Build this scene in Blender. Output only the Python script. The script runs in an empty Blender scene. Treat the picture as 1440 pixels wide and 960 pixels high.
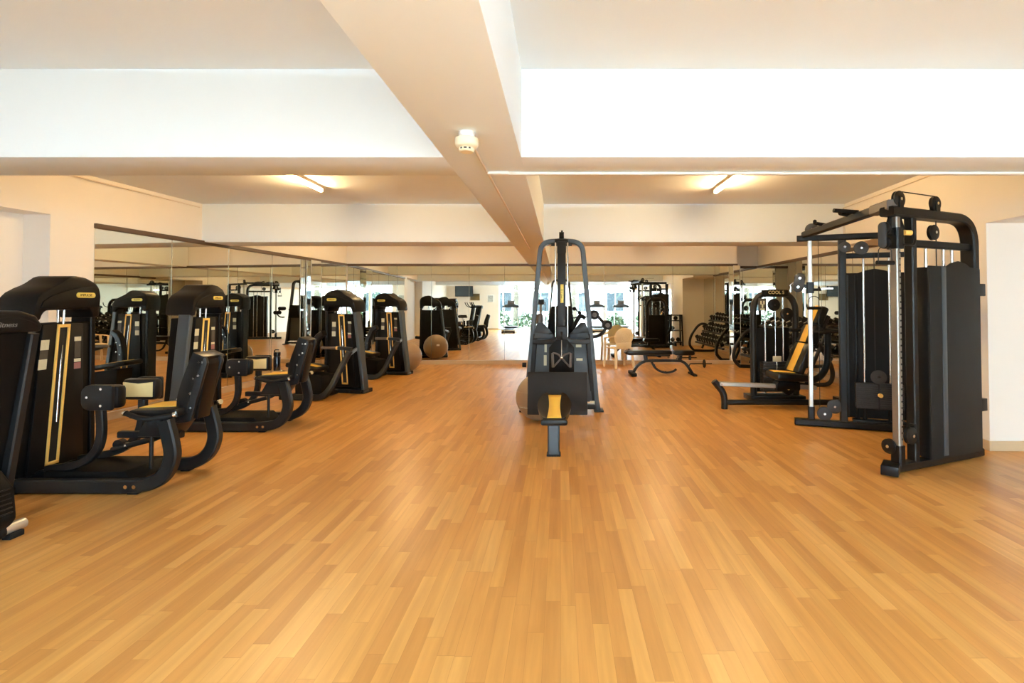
import bpy, bmesh, math, random
from mathutils import Vector, Matrix
random.seed(7)
scene = bpy.context.scene
COL = scene.collection
PI = math.pi

# ------------------------------------------------------------------ camera, sky, daylight, exposure
HC = 1.35                                    # eye height
cam_d = bpy.data.cameras.new('camera'); cam = bpy.data.objects.new('camera', cam_d); COL.objects.link(cam)
PITCH = math.radians(1.2)
cam.location = (0, 0, HC); cam.rotation_euler = (PI/2 + PITCH, 0, 0)
cam_d.sensor_width = 36; cam_d.lens = 18
cam_d.shift_x = -68/1440; cam_d.shift_y = -(52 + 720*math.tan(PITCH))/1440
cam_d.clip_start = 0.05; cam_d.clip_end = 300
scene.camera = cam

world = bpy.data.worlds.new('sky'); scene.world = world; world.use_nodes = True
bg = world.node_tree.nodes['Background']
bg.inputs[0].default_value = (0.73, 0.91, 1.15, 1); bg.inputs[1].default_value = 13.0

def portal(name, loc, rot, sx, sy):
    l = bpy.data.lights.new(name, 'AREA'); l.shape = 'RECTANGLE'; l.size = sx; l.size_y = sy
    l.cycles.is_portal = True
    o = bpy.data.objects.new(name, l); COL.objects.link(o); o.location = loc; o.rotation_euler = rot
    return o
portal('window_daylight', (1.35, -4.30, 1.24), (PI/2, 0, 0), 9.3, 2.4)

vs = scene.view_settings
vs.view_transform = 'Standard'; vs.look = 'None'; vs.gamma = 1; vs.use_curve_mapping = False
vs.exposure = 1.42
try:
    scene.cycles.max_bounces = 14; scene.cycles.diffuse_bounces = 6; scene.cycles.glossy_bounces = 8
    scene.cycles.transparent_max_bounces = 12; scene.cycles.sample_clamp_indirect = 6
    scene.cycles.use_denoising = True
except Exception:
    pass

# ------------------------------------------------------------------ materials
def lin(c):
    return tuple(((v/255)/12.92 if v/255 <= 0.04045 else ((v/255+0.055)/1.055)**2.4) for v in c)

def mat(name, rgb, rough=0.5, metal=0.0, var=0.06, scale=30.0, bump=0.0, spec=0.5):
    m = bpy.data.materials.new(name); m.use_nodes = True
    nt = m.node_tree; b = nt.nodes['Principled BSDF']
    c = lin(rgb)
    tc = nt.nodes.new('ShaderNodeTexCoord'); nz = nt.nodes.new('ShaderNodeTexNoise')
    nz.inputs['Scale'].default_value = scale; nz.inputs['Detail'].default_value = 3
    nt.links.new(tc.outputs['Object'], nz.inputs['Vector'])
    mx = nt.nodes.new('ShaderNodeMix'); mx.data_type = 'RGBA'
    mx.inputs[6].default_value = (*[v*(1-var) for v in c], 1); mx.inputs[7].default_value = (*[min(1, v*(1+var)) for v in c], 1)
    nt.links.new(nz.outputs['Fac'], mx.inputs[0]); nt.links.new(mx.outputs[2], b.inputs['Base Color'])
    b.inputs['Roughness'].default_value = rough; b.inputs['Metallic'].default_value = metal
    b.inputs['Specular IOR Level'].default_value = spec
    if bump:
        bp = nt.nodes.new('ShaderNodeBump'); bp.inputs['Strength'].default_value = bump; bp.inputs['Distance'].default_value = 0.002
        nt.links.new(nz.outputs['Fac'], bp.inputs['Height']); nt.links.new(bp.outputs['Normal'], b.inputs['Normal'])
    return m

def emis(name, rgb, strength):
    m = bpy.data.materials.new(name); m.use_nodes = True; b = m.node_tree.nodes['Principled BSDF']
    b.inputs['Base Color'].default_value = (*lin(rgb), 1)
    b.inputs['Emission Color'].default_value = (*lin(rgb), 1); b.inputs['Emission Strength'].default_value = strength
    return m

def floor_mat():
    m = bpy.data.materials.new('oak_strip_floor'); m.use_nodes = True
    nt = m.node_tree; N = nt.nodes; L = nt.links; b = N['Principled BSDF']
    tc = N.new('ShaderNodeTexCoord'); sp = N.new('ShaderNodeSeparateXYZ'); L.new(tc.outputs['Object'], sp.inputs[0])
    def math_(op, a, c=None):
        n = N.new('ShaderNodeMath'); n.operation = op
        for i, v in enumerate((a, c)):
            if v is None: continue
            if isinstance(v, (int, float)): n.inputs[i].default_value = v
            else: L.new(v, n.inputs[i])
        return n.outputs[0]
    xs = math_('DIVIDE', sp.outputs[0], 0.068); row = math_('FLOOR', xs); fx = math_('FRACT', xs)
    wr = N.new('ShaderNodeTexWhiteNoise'); wr.noise_dimensions = '1D'; L.new(row, wr.inputs['W'])
    ys = math_('ADD', math_('DIVIDE', sp.outputs[1], 0.62), math_('MULTIPLY', wr.outputs[0], 7.3)); idx = math_('FLOOR', ys); fy = math_('FRACT', ys)
    cb = N.new('ShaderNodeCombineXYZ'); L.new(row, cb.inputs[0]); L.new(idx, cb.inputs[1])
    wn = N.new('ShaderNodeTexWhiteNoise'); wn.noise_dimensions = '2D'; L.new(cb.outputs[0], wn.inputs['Vector'])
    cr = N.new('ShaderNodeValToRGB'); cr.color_ramp.interpolation = 'LINEAR'
    e = cr.color_ramp.elements; e[0].position = 0.0; e[0].color = (*lin((190, 134, 70)), 1); e[1].position = 1.0; e[1].color = (*lin((216, 164, 94)), 1)
    k = cr.color_ramp.elements.new(0.35); k.color = (*lin((204, 147, 78)), 1)
    k = cr.color_ramp.elements.new(0.7); k.color = (*lin((209, 155, 84)), 1)
    L.new(wn.outputs[0], cr.inputs[0])
    # grain, stretched along the boards
    mp = N.new('ShaderNodeMapping'); mp.inputs['Scale'].default_value = (24, 1.3, 1); L.new(tc.outputs['Object'], mp.inputs[0])
    ad = N.new('ShaderNodeVectorMath'); ad.operation = 'ADD'; L.new(mp.outputs[0], ad.inputs[0])
    sc = N.new('ShaderNodeVectorMath'); sc.operation = 'SCALE'; L.new(wn.outputs[1], sc.inputs[0]); sc.inputs['Scale'].default_value = 40; L.new(sc.outputs[0], ad.inputs[1])
    gr = N.new('ShaderNodeTexNoise'); gr.inputs['Scale'].default_value = 1.0; gr.inputs['Detail'].default_value = 5; gr.inputs['Roughness'].default_value = 0.6; L.new(ad.outputs[0], gr.inputs['Vector'])
    g2 = N.new('ShaderNodeValToRGB'); g2.color_ramp.elements[0].position = 0.3; g2.color_ramp.elements[0].color = (0.84, 0.80, 0.74, 1)
    g2.color_ramp.elements[1].position = 0.7; g2.color_ramp.elements[1].color = (1.06, 1.05, 1.02, 1); L.new(gr.outputs['Fac'], g2.inputs[0])
    mu = N.new('ShaderNodeMix'); mu.data_type = 'RGBA'; mu.blend_type = 'MULTIPLY'; mu.inputs[0].default_value = 1.0
    L.new(cr.outputs[0], mu.inputs[6]); L.new(g2.outputs[0], mu.inputs[7])
    # seams
    sx = math_('LESS_THAN', fx, 0.022); sy = math_('LESS_THAN', fy, 0.004)
    seam = math_('MULTIPLY', math_('MAXIMUM', sx, sy), 0.45)
    m2 = N.new('ShaderNodeMix'); m2.data_type = 'RGBA'; L.new(seam, m2.inputs[0]); L.new(mu.outputs[2], m2.inputs[6]); m2.inputs[7].default_value = (*lin((150, 92, 40)), 1)
    L.new(m2.outputs[2], b.inputs['Base Color'])
    b.inputs['Roughness'].default_value = 0.33; b.inputs['Specular IOR Level'].default_value = 0.42
    bp = N.new('ShaderNodeBump'); bp.inputs['Strength'].default_value = 0.08; bp.inputs['Distance'].default_value = 0.002
    L.new(gr.outputs['Fac'], bp.inputs['Height']); L.new(bp.outputs['Normal'], b.inputs['Normal'])
    return m

M = {}
M['floor'] = floor_mat()
M['wall'] = mat('cream_paint', (236, 230, 220), 0.75, var=0.015, scale=4)
M['ceil'] = mat('white_ceiling_paint', (232, 238, 240), 0.8, var=0.012, scale=4)
M['base'] = mat('beige_baseboard', (196, 172, 138), 0.5, scale=8)
M['header'] = mat('brown_trim', (94, 76, 60), 0.45, scale=12)
M['mirror'] = mat('mirror_silver', (232, 234, 226), 0.0, 1.0, var=0.0)
M['seam'] = mat('mirror_edge', (150, 150, 135), 0.25, 0.6)
M['black'] = mat('black_plastic', (20, 18, 17), 0.42, var=0.08, scale=60, spec=0.16)
M['black2'] = mat('black_textured_plastic', (14, 13, 12), 0.6, var=0.12, scale=200, bump=0.3, spec=0.16)
M['frame'] = mat('charcoal_painted_steel', (27, 28, 29), 0.38, var=0.05, scale=40, spec=0.3)
M['frameb'] = mat('blue_grey_painted_steel', (58, 67, 73), 0.4, var=0.05, scale=40)
M['ftblack'] = mat('satin_black_steel', (13, 13, 13), 0.4, var=0.06, scale=40, spec=0.3)
M['shroud'] = mat('matt_black_sheet', (28, 28, 27), 0.6, var=0.08, scale=60, bump=0.1, spec=0.3)
M['board'] = mat('warm_black_board', (40, 35, 31), 0.6, var=0.06, scale=60, spec=0.2)
M['panel'] = mat('slate_sheet_panel', (58, 66, 71), 0.5, var=0.05, scale=30)
M['pad'] = mat('black_vinyl', (16, 15, 15), 0.33, var=0.1, scale=120, bump=0.15, spec=0.3)
M['steel'] = mat('worn_steel', (148, 144, 136), 0.35, 0.8, var=0.08, scale=60)
M['yellow'] = mat('yellow_vinyl', (232, 186, 72), 0.5, var=0.05)
M['yplastic'] = mat('yellow_plastic', (246, 200, 106), 0.4, var=0.03)
M['cream'] = mat('cream_vinyl', (226, 206, 146), 0.5, var=0.04)
M['logo'] = mat('gold_plate', (222, 200, 96), 0.35, 0.2, var=0.05)
M['logotext'] = mat('dark_olive_ink', (70, 56, 16), 0.6)
M['chrome'] = mat('chrome', (215, 215, 212), 0.16, 1.0, var=0.02)
M['alu'] = mat('brushed_aluminium', (200, 200, 196), 0.34, 0.75, var=0.05, scale=80)
M['sticker'] = mat('pale_sticker', (206, 204, 176), 0.5, var=0.12, scale=140)
M['stickdark'] = mat('dark_sticker', (66, 62, 56), 0.5, var=0.2, scale=140)
M['stickred'] = mat('red_grey_sticker', (150, 100, 96), 0.5, var=0.15, scale=140)
M['pulley'] = mat('grey_nylon', (52, 53, 54), 0.5, var=0.05)
M['plate'] = mat('weight_plate_paint', (40, 41, 42), 0.5, var=0.08)
M['pulley2'] = mat('silver_grey_print', (120, 118, 112), 0.5)
M['conduit'] = mat('pale_conduit', (226, 214, 198), 0.5)
M['cable'] = mat('cable_black', (20, 18, 17), 0.5)
M['ball'] = mat('taupe_rubber', (146, 122, 96), 0.42, var=0.05, scale=10, bump=0.1)
M['whiteplastic'] = mat('aged_white_plastic', (236, 220, 184), 0.4, var=0.04, scale=8)
M['white'] = mat('white_plastic', (240, 238, 232), 0.4, var=0.02)
M['detector'] = mat('ivory_plastic', (240, 230, 200), 0.4, var=0.03)
M['dark'] = mat('deep_black', (8, 8, 8), 0.7)
M['rubber'] = mat('black_rubber', (18, 17, 17), 0.7, var=0.1, spec=0.3)
M['gripgrey'] = mat('grip_grey', (96, 88, 80), 0.5, var=0.1)
M['bottle'] = mat('black_bottle', (20, 19, 24), 0.15)
M['tube'] = emis('lamp_tube', (255, 216, 156), 92.0)
M['tubefill'] = emis('fill_tube_white', (196, 226, 255), 14.0)
M['lampbody'] = mat('lamp_housing', (240, 232, 214), 0.5)
M['tv'] = mat('dark_screen', (52, 66, 74), 0.08)
M['poster'] = mat('poster_paper', (176, 178, 172), 0.6, var=0.4, scale=12)
M['grille'] = mat('brass_grille', (120, 102, 66), 0.5, var=0.2, scale=40)
M['leaf'] = mat('leaf_green', (46, 68, 32), 0.5, var=0.4, scale=6)
M['bark'] = mat('palm_bark', (74, 66, 52), 0.9, var=0.3, scale=20)
M['paving'] = mat('pale_paving', (198, 194, 184), 0.8, var=0.06, scale=3)
M['facade'] = mat('white_facade', (236, 236, 232), 0.8, var=0.02, scale=1)
M['facglass'] = mat('facade_glass', (34, 42, 46), 0.5, spec=0.2)
M['winframe'] = mat('white_window_frame', (228, 228, 224), 0.4)

def glass_mat():
    m = bpy.data.materials.new('window_glass'); m.use_nodes = True; nt = m.node_tree
    nt.nodes.remove(nt.nodes['Principled BSDF'])
    tr = nt.nodes.new('ShaderNodeBsdfTransparent'); tr.inputs[0].default_value = (0.95, 0.98, 0.97, 1)
    gl = nt.nodes.new('ShaderNodeBsdfGlossy'); gl.inputs['Roughness'].default_value = 0.02
    mx = nt.nodes.new('ShaderNodeMixShader'); mx.inputs[0].default_value = 0.06
    nt.links.new(tr.outputs[0], mx.inputs[1]); nt.links.new(gl.outputs[0], mx.inputs[2])
    nt.links.new(mx.outputs[0], nt.nodes['Material Output'].inputs[0])
    return m
M['glass'] = glass_mat()

# ------------------------------------------------------------------ mesh collector
V3 = Vector
class MB:
    """collects shapes and links them as ONE mesh object; off is subtracted (so one-off machines can be given in room coordinates)"""
    def __init__(s, off=(0, 0, 0)):
        s.v = []; s.f = []; s.mi = []; s.off = V3(off); s.cur = 0
    def add(s, vs, fs):
        b = len(s.v); s.v += [V3(p) - s.off for p in vs]
        for f in fs: s.f.append([b+i for i in f]); s.mi.append(s.cur)
    def addbm(s, bm, mtx=None):
        bm.verts.ensure_lookup_table(); bm.verts.index_update()
        vs = [(mtx @ v.co) if mtx else v.co.copy() for v in bm.verts]
        s.add(vs, [[v.index for v in f.verts] for f in bm.faces]); bm.free()
    def box(s, c, d, rot=None, bev=0.004):
        bm = bmesh.new(); bmesh.ops.create_cube(bm, size=1)
        for v in bm.verts: v.co = V3((v.co.x*d[0], v.co.y*d[1], v.co.z*d[2]))
        b = min(bev, 0.45*min(d))
        if b > 0: bmesh.ops.bevel(bm, geom=list(bm.edges), offset=b, segments=2, affect='EDGES', profile=0.5)
        m = Matrix.Translation(V3(c))
        if rot is not None: m = m @ rot.to_4x4()
        s.addbm(bm, m)
    def cyl(s, p0, p1, r, n=20, r2=None, cap=True):
        p0, p1 = V3(p0), V3(p1); r2 = r if r2 is None else r2
        z = (p1-p0).normalized(); x = z.orthogonal().normalized(); y = z.cross(x)
        vs = []
        for p, q in ((p0, r), (p1, r2)):
            for i in range(n):
                a = 2*PI*i/n; vs.append(p + x*math.cos(a)*q + y*math.sin(a)*q)
        fs = [[i, (i+1) % n, n+(i+1) % n, n+i] for i in range(n)]
        if cap: fs += [list(range(n))[::-1], list(range(n, 2*n))]
        s.add(vs, fs)
    def tube(s, pts, r, n=12, closed=False):
        pts = [V3(p) for p in pts]; m = len(pts); vs = []; up = None
        for i, p in enumerate(pts):
            if closed: t = (pts[(i+1) % m]-pts[i-1])
            else: t = (pts[min(i+1, m-1)]-pts[max(i-1, 0)])
            t.normalize()
            if up is None: up = t.orthogonal().normalized()
            up = (up - t*up.dot(t)); up.normalize(); w = t.cross(up)
            for k in range(n):
                a = 2*PI*k/n; vs.append(p + up*math.cos(a)*r + w*math.sin(a)*r)
        fs = []
        for i in range(m if closed else m-1):
            j = (i+1) % m
            for k in range(n): fs.append([i*n+k, i*n+(k+1) % n, j*n+(k+1) % n, j*n+k])
        if not closed: fs += [list(range(n))[::-1], [(m-1)*n+k for k in range(n)]]
        s.add(vs, fs)
    def bar(s, pts, side, w, h, ch=0.15):
        """sweep a chamfered rectangle: w along the fixed direction side, h across it"""
        pts = [V3(p) for p in pts]; m = len(pts); sd = V3(side).normalized(); vs = []
        c = min(w, h)*ch
        prof = [(-w/2+c, -h/2), (w/2-c, -h/2), (w/2, -h/2+c), (w/2, h/2-c), (w/2-c, h/2), (-w/2+c, h/2), (-w/2, h/2-c), (-w/2, -h/2+c)]; n = 8
        for i, p in enumerate(pts):
            t0 = (pts[i]-pts[max(i-1, 0)]); t1 = (pts[min(i+1, m-1)]-pts[i])
            t = (t0.normalized() if t0.length else V3()) + (t1.normalized() if t1.length else V3()); t.normalize()
            ref = t1.normalized() if t1.length else t0.normalized(); k = 1/max(0.5, ref.dot(t))
            nn = t.cross(sd); nn.normalize()
            for a, b in prof: vs.append(p + sd*a + nn*b*k)
        fs = []
        for i in range(m-1):
            for k in range(n): fs.append([i*n+k, i*n+(k+1) % n, (i+1)*n+(k+1) % n, (i+1)*n+k])
        fs += [list(range(n))[::-1], [(m-1)*n+k for k in range(n)]]
        s.add(vs, fs)
    def prism(s, poly, o, U, W, t, bev=0.0, seg=2):
        """polygon (a,b) -> o + a*U + b*W, extruded by vector t"""
        o, U, W, t = V3(o), V3(U), V3(W), V3(t)
        bm = bmesh.new(); vs = [bm.verts.new(o+U*a+W*b) for a, b in poly]
        f = bm.faces.new(vs)
        r = bmesh.ops.extrude_face_region(bm, geom=[f])
        bmesh.ops.translate(bm, verts=[g for g in r['geom'] if isinstance(g, bmesh.types.BMVert)], vec=t)
        bmesh.ops.recalc_face_normals(bm, faces=bm.faces)
        if bev > 0:
            try: bmesh.ops.bevel(bm, geom=list(bm.edges), offset=bev, segments=seg, affect='EDGES', profile=0.5, clamp_overlap=True)
            except Exception: pass
        s.addbm(bm)
    def sphere(s, c, r, n=24, sc=(1, 1, 1)):
        bm = bmesh.new(); bmesh.ops.create_uvsphere(bm, u_segments=n, v_segments=n//2, radius=r)
        s.addbm(bm, Matrix.Translation(V3(c)) @ Matrix.Diagonal((*sc, 1)))
    def lathe(s, prof, o, axis=(0, 0, 1), n=28):
        o = V3(o); z = V3(axis).normalized(); x = z.orthogonal().normalized(); y = z.cross(x); vs = []
        for r, h in prof:
            for k in range(n):
                a = 2*PI*k/n; vs.append(o + z*h + (x*math.cos(a)+y*math.sin(a))*max(r, 1e-4))
        fs = []
        for i in range(len(prof)-1):
            for k in range(n): fs.append([i*n+k, i*n+(k+1) % n, (i+1)*n+(k+1) % n, (i+1)*n+k])
        fs += [list(range(n))[::-1], [(len(prof)-1)*n+k for k in range(n)]]
        s.add(vs, fs)
    def build(s, name, m, parent=None, label=None, angle=38, mats=None, loc=None):
        me = bpy.data.meshes.new(name); me.from_pydata([tuple(p) for p in s.v], [], s.f)
        bm = bmesh.new(); bm.from_mesh(me); bmesh.ops.recalc_face_normals(bm, faces=bm.faces); bm.to_mesh(me); bm.free()
        for k in (mats or [m]): me.materials.append(k)
        if mats:
            for p, i in zip(me.polygons, s.mi): p.material_index = i
        me.shade_smooth(); me.set_sharp_from_angle(angle=math.radians(angle))
        o = bpy.data.objects.new(name, me); COL.objects.link(o)
        if parent is not None: o.parent = parent
        if loc is not None: o.location = loc
        if label: o['label'] = label
        return o

def fillet(pts, r, n=6):
    pts = [V3(p) for p in pts]; out = [pts[0]]
    for a, b, c in zip(pts, pts[1:], pts[2:]):
        u = (a-b); w = (c-b); d = min(r, u.length*0.48, w.length*0.48); u.normalize(); w.normalize()
        p0 = b+u*d; p2 = b+w*d
        for i in range(n+1):
            t = i/n; out.append(p0*(1-t)**2 + b*2*t*(1-t) + p2*t*t)
    out.append(pts[-1]); return out

def spline(pts, n=8):
    pts = [V3(p) for p in pts]; P = [pts[0]] + pts + [pts[-1]]; out = []
    for i in range(1, len(P)-2):
        a, b, c, d = P[i-1:i+3]
        for k in range(n):
            t = k/n; out.append(0.5*((2*b)+(c-a)*t+(2*a-5*b+4*c-d)*t*t+(3*b-a-3*c+d)*t**3))
    out.append(pts[-1]); return out

def thing(name, label, cat, loc=(0, 0, 0), rz=0.0, group=None):
    o = bpy.data.objects.new(name, None); COL.objects.link(o); o.empty_display_size = 0.1
    o.location = loc; o.rotation_euler = (0, 0, rz); o['label'] = label; o['category'] = cat
    if group: o['group'] = group
    return o
def tag(o, label, cat, group=None, kind=None):
    o['label'] = label; o['category'] = cat
    if group: o['group'] = group
    if kind: o['kind'] = kind
    return o
def struct(o, label=None):
    o['kind'] = 'structure'
    if label: o['label'] = label
    return o
def copy_tree(o, parent=None):
    c = o.copy(); COL.objects.link(c)
    if parent is not None: c.parent = parent
    for ch in [x for x in o.children]: copy_tree(ch, c)
    return c
def text_mesh(name, body, size, m, o, U, W, parent, depth=0.001, off=(0, 0, 0), shear=0.0):
    """raised lettering whose baseline runs along U and whose height runs along W, centred on o"""
    cu = bpy.data.curves.new(name, 'FONT'); cu.body = body; cu.size = size; cu.align_x = 'CENTER'; cu.align_y = 'CENTER'; cu.extrude = depth; cu.shear = shear
    t = bpy.data.objects.new(name, cu); COL.objects.link(t)
    dg = bpy.context.evaluated_depsgraph_get(); me = bpy.data.meshes.new_from_object(t.evaluated_get(dg))
    bpy.data.objects.remove(t); me.name = name
    U, W = V3(U).normalized(), V3(W).normalized(); Nn = U.cross(W); oo = V3(o)-V3(off)
    for v in me.vertices: v.co = oo + U*v.co.x + W*v.co.y + Nn*v.co.z
    me.materials.clear(); me.materials.append(m)
    ob = bpy.data.objects.new(name, me); COL.objects.link(ob); ob.parent = parent
    return ob
def rotx(a): return Matrix.Rotation(a, 3, 'X')
def roty(a): return Matrix.Rotation(a, 3, 'Y')
def rotz(a): return Matrix.Rotation(a, 3, 'Z')

# ------------------------------------------------------------------ the room
HB = 2.25; HCL = 2.80                         # underside of beams, ceiling
ZB = 11.57                                    # back wall
def LX(y): return -5.29 + 0.078*(y-5.79)      # left wall line
YW = -4.20                                    # window wall

def slab(mb, poly, z0, z1):
    mb.prism([(p[0], p[1]) for p in poly], (0, 0, z0), (1, 0, 0), (0, 1, 0), (0, 0, z1-z0))

mb = MB(); mb.box((0, 4.0, -0.05), (14.0, 17.4, 0.1), bev=0)
struct(mb.build('floor', M['floor']), 'golden oak strip floor')
mb = MB(); mb.box((0, 4.0, HCL+0.05), (13.4, 17.4, 0.1), bev=0)
struct(mb.build('ceiling', M['ceil']), 'white painted ceiling between beams')

# left wall with its shallow alcove
mb = MB(); T = 0.5
slab(mb, [(LX(5.33), 5.33), (LX(12.6), 12.6), (LX(12.6)-T, 12.6), (LX(5.33)-T, 5.33)], 0, HCL)
slab(mb, [(LX(YW-.2), YW-.2), (LX(2.6), 2.6), (LX(2.6)-T, 2.6), (LX(YW-.2)-T, YW-.2)], 0, HCL)
slab(mb, [(LX(2.6), 2.6), (LX(5.33), 5.33), (LX(5.33)-T, 5.33), (LX(2.6)-T, 2.6)], 2.29, HCL)
slab(mb, [(LX(2.6)-.28, 2.6), (LX(5.33)-.28, 5.33), (LX(5.33)-T, 5.33), (LX(2.6)-T, 2.6)], 0, 2.29)
struct(mb.build('wall_left', M['wall']))
# back wall and its set-back end on the right
mb = MB()
slab(mb, [(LX(ZB)-.3, ZB), (4.0, ZB), (4.0, ZB+1.0), (LX(ZB)-.3, ZB+1.0)], 0, HCL)
slab(mb, [(4.0, 12.3), (5.2, 12.3), (5.2, ZB+1.0), (4.0, ZB+1.0)], 0, HCL)
struct(mb.build('wall_back', M['wall']))
# right wall: solid pier between the opening and the mirrored recess
mb = MB()
slab(mb, [(3.97, 4.76), (4.04, 6.20), (6.4, 6.20), (6.4, 4.76)], 0, HCL)
slab(mb, [(4.04, 6.20), (4.10, 7.36), (5.2, 7.36), (5.2, 6.20)], 2.20, HCL)
slab(mb, [(4.75, 6.20), (4.75, 12.3), (5.2, 12.3), (5.2, 6.20)], 0, HCL)
slab(mb, [(3.58, YW-.2), (3.97, 4.76), (6.4, 4.76), (6.4, YW-.2)], 2.11, HCL)
slab(mb, [(6.0, YW-.2), (6.0, 4.76), (6.4, 4.76), (6.4, YW-.2)], 0, 2.11)
struct(mb.build('wall_right', M['wall']))
# window wall behind the camera
mb = MB()
slab(mb, [(-6.6, YW), (-3.3, YW), (-3.3, YW-.2), (-6.6, YW-.2)], 0, HCL)
slab(mb, [(-3.3, YW), (6.2, YW), (6.2, YW-.2), (-3.3, YW-.2)], 2.46, HCL)
struct(mb.build('wall_front', M['wall']))
# beams
mb = MB(); mb.box((-0.4775, (ZB+YW)/2, (HB+HCL)/2), (0.475, ZB-YW, HCL-HB), bev=0.004)
struct(mb.build('beam_long', M['ceil']), 'long white ceiling beam running to the back wall')
mb = MB(); mb.box((-0.3, 3.34, (HB+HCL)/2), (12.4, 0.445, HCL-HB-.002), bev=0.004)
struct(mb.build('beam_near', M['ceil']), 'nearer white cross beam')
mb = MB(); mb.box((-0.3, 7.63, (HB+HCL)/2), (12.4, 0.54, HCL-HB-.002), bev=0.004)
struct(mb.build('beam_far', M['ceil']), 'farther white cross beam')
mb = MB(); mb.box((-0.3, -0.9, (HB+HCL)/2), (12.4, 0.445, HCL-HB-.002), bev=0.004)
struct(mb.build('beam_rear', M['ceil']), 'cross beam behind the camera')
# baseboards
mb = MB(); mb.bar([(LX(12.0)+.008, 12.0, 0.045), (LX(5.33)+.008, 5.33, 0.045)], (0, 0, 1), 0.09, 0.016)
mb.bar([(LX(5.33)-.28, 5.322, 0.045), (LX(5.33)+.016, 5.322, 0.045)], (0, 0, 1), 0.09, 0.016)
struct(mb.build('baseboard_left', M['base']))
mb = MB(); mb.box(((LX(ZB)+4.0)/2, ZB-.008, 0.045), (4.0-LX(ZB), 0.016, 0.09), bev=0.002)
mb.box((4.375, 12.292, 0.045), (0.75, 0.016, 0.09), bev=0.002)
struct(mb.build('baseboard_back', M['base']))
mb = MB(); mb.bar([(3.962, 4.75, 0.045), (4.032, 6.20, 0.045)], (0, 0, 1), 0.09, 0.016)
mb.bar([(3.955, 4.752, 0.045), (6.0, 4.752, 0.045)], (0, 0, 1), 0.09, 0.016)
mb.bar([(4.742, 6.21, 0.045), (4.742, 12.29, 0.045)], (0, 0, 1), 0.09, 0.016)
struct(mb.build('baseboard_right', M['base']))
mb = MB(); mb.box((-4.75, YW+.008, .045), (2.9, .016, .09), bev=.002)
struct(mb.build('baseboard_front', M['base']))

# mirrors: a row of panes, thin joints, brown head trim
def mirror_wall(a, b, cuts, label, h0=0.10, h1=2.215, ins=0.012):
    """a, b plan points; the room lies to the right of a->b; cuts = distances of joints"""
    a, b = V3((*a, 0)), V3((*b, 0)); d = (b-a); Ln = d.length; d.normalize(); n = V3((d.y, -d.x, 0))
    root = thing('wall_mirror', label, 'mirror', tuple(a)); root['kind'] = 'structure'
    cs = [0]+list(cuts)+[Ln]
    for c0, c1 in zip(cs, cs[1:]):
        m_ = MB(a); m_.prism([(c0+.001, h0), (c1-.001, h0), (c1-.001, h1), (c0+.001, h1)], a+n*ins, d, (0, 0, 1), -n*0.008)
        m_.build('pane', M['mirror'], root)
    for c in cuts:
        m_ = MB(a); m_.bar([a+d*c+n*(ins+.001)+V3((0, 0, h0)), a+d*c+n*(ins+.001)+V3((0, 0, h1))], d, 0.006, 0.003)
        m_.build('joint', M['seam'], root)
    m_ = MB(a); m_.bar([a+n*.02+V3((0, 0, h1+.028)), b+n*.02+V3((0, 0, h1+.028))], (0, 0, 1), 0.056, 0.045)
    m_.build('head_trim', M['header'], root)
    return root
mirror_wall((LX(5.79), 5.79), (LX(ZB), ZB-.02), [1.05, 2.1, 3.15, 4.1, 4.75, 5.3], 'wall of tall mirror panes on the left side of the gym')
mirror_wall((LX(ZB)+.03, ZB), (4.0, ZB), [1.12, 1.9, 2.75, 3.55, 4.6, 5.8, 7.35, 8.3], 'wall of tall mirror panes across the back of the gym')
mirror_wall((4.75, 12.29), (4.75, 6.22), [1.0, 2.0, 3.0, 4.0, 5.0], 'mirror panes on the right side behind the dumbbell rack')
mirror_wall((4.02, 12.30), (4.74, 12.30), [], 'narrow mirror at the set back right corner')
# mirror-clad piers in the back corners
def pier(x0, x1, y0, y1, label):
    root = thing('mirrored_pier', label, 'pier', ((x0+x1)/2, (y0+y1)/2, 0)); root['kind'] = 'structure'
    m_ = MB(root.location); m_.box(((x0+x1)/2, (y0+y1)/2, 1.11), (x1-x0, y1-y0, 2.22), bev=0); m_.build('cladding', M['mirror'], root)
    for x in (x0, x1):
        m_ = MB(root.location); m_.box((x, y0, 1.11), (.012, .012, 2.22), bev=.002); m_.build('edge_strip', M['alu'], root)
pier(3.86, 4.01, ZB-.16, ZB-.012, 'slim mirrored corner pier at the right end of the back mirror')
pier(LX(10.1)+.012, LX(10.1)+.11, 9.95, 10.35, 'slim mirrored pier on the left mirror wall')

# windows behind the camera
xs = [-3.3, -1.4, 0.5, 2.4, 4.3, 6.0]
for i, (x0, x1) in enumerate(zip(xs, xs[1:])):
    root = bpy.data.objects.new('window_%d' % (i+1), None); COL.objects.link(root); root.location = ((x0+x1)/2, YW-.1, 0); struct(root)
    m_ = MB(root.location)
    for x in (x0+.03, x1-.03): m_.box((x, YW-.1, 1.23), (.06, .08, 2.46), bev=.004)
    for z in (.03, 2.43): m_.box(((x0+x1)/2, YW-.1, z), (x1-x0-.12, .08, .06), bev=.004)
    m_.build('window_frame', M['winframe'], root)
    m_ = MB(root.location); m_.box(((x0+x1)/2, YW-.1, 1.23), (x1-x0-.12, .008, 2.34), bev=0); m_.build('glass', M['glass'], root)

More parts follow.
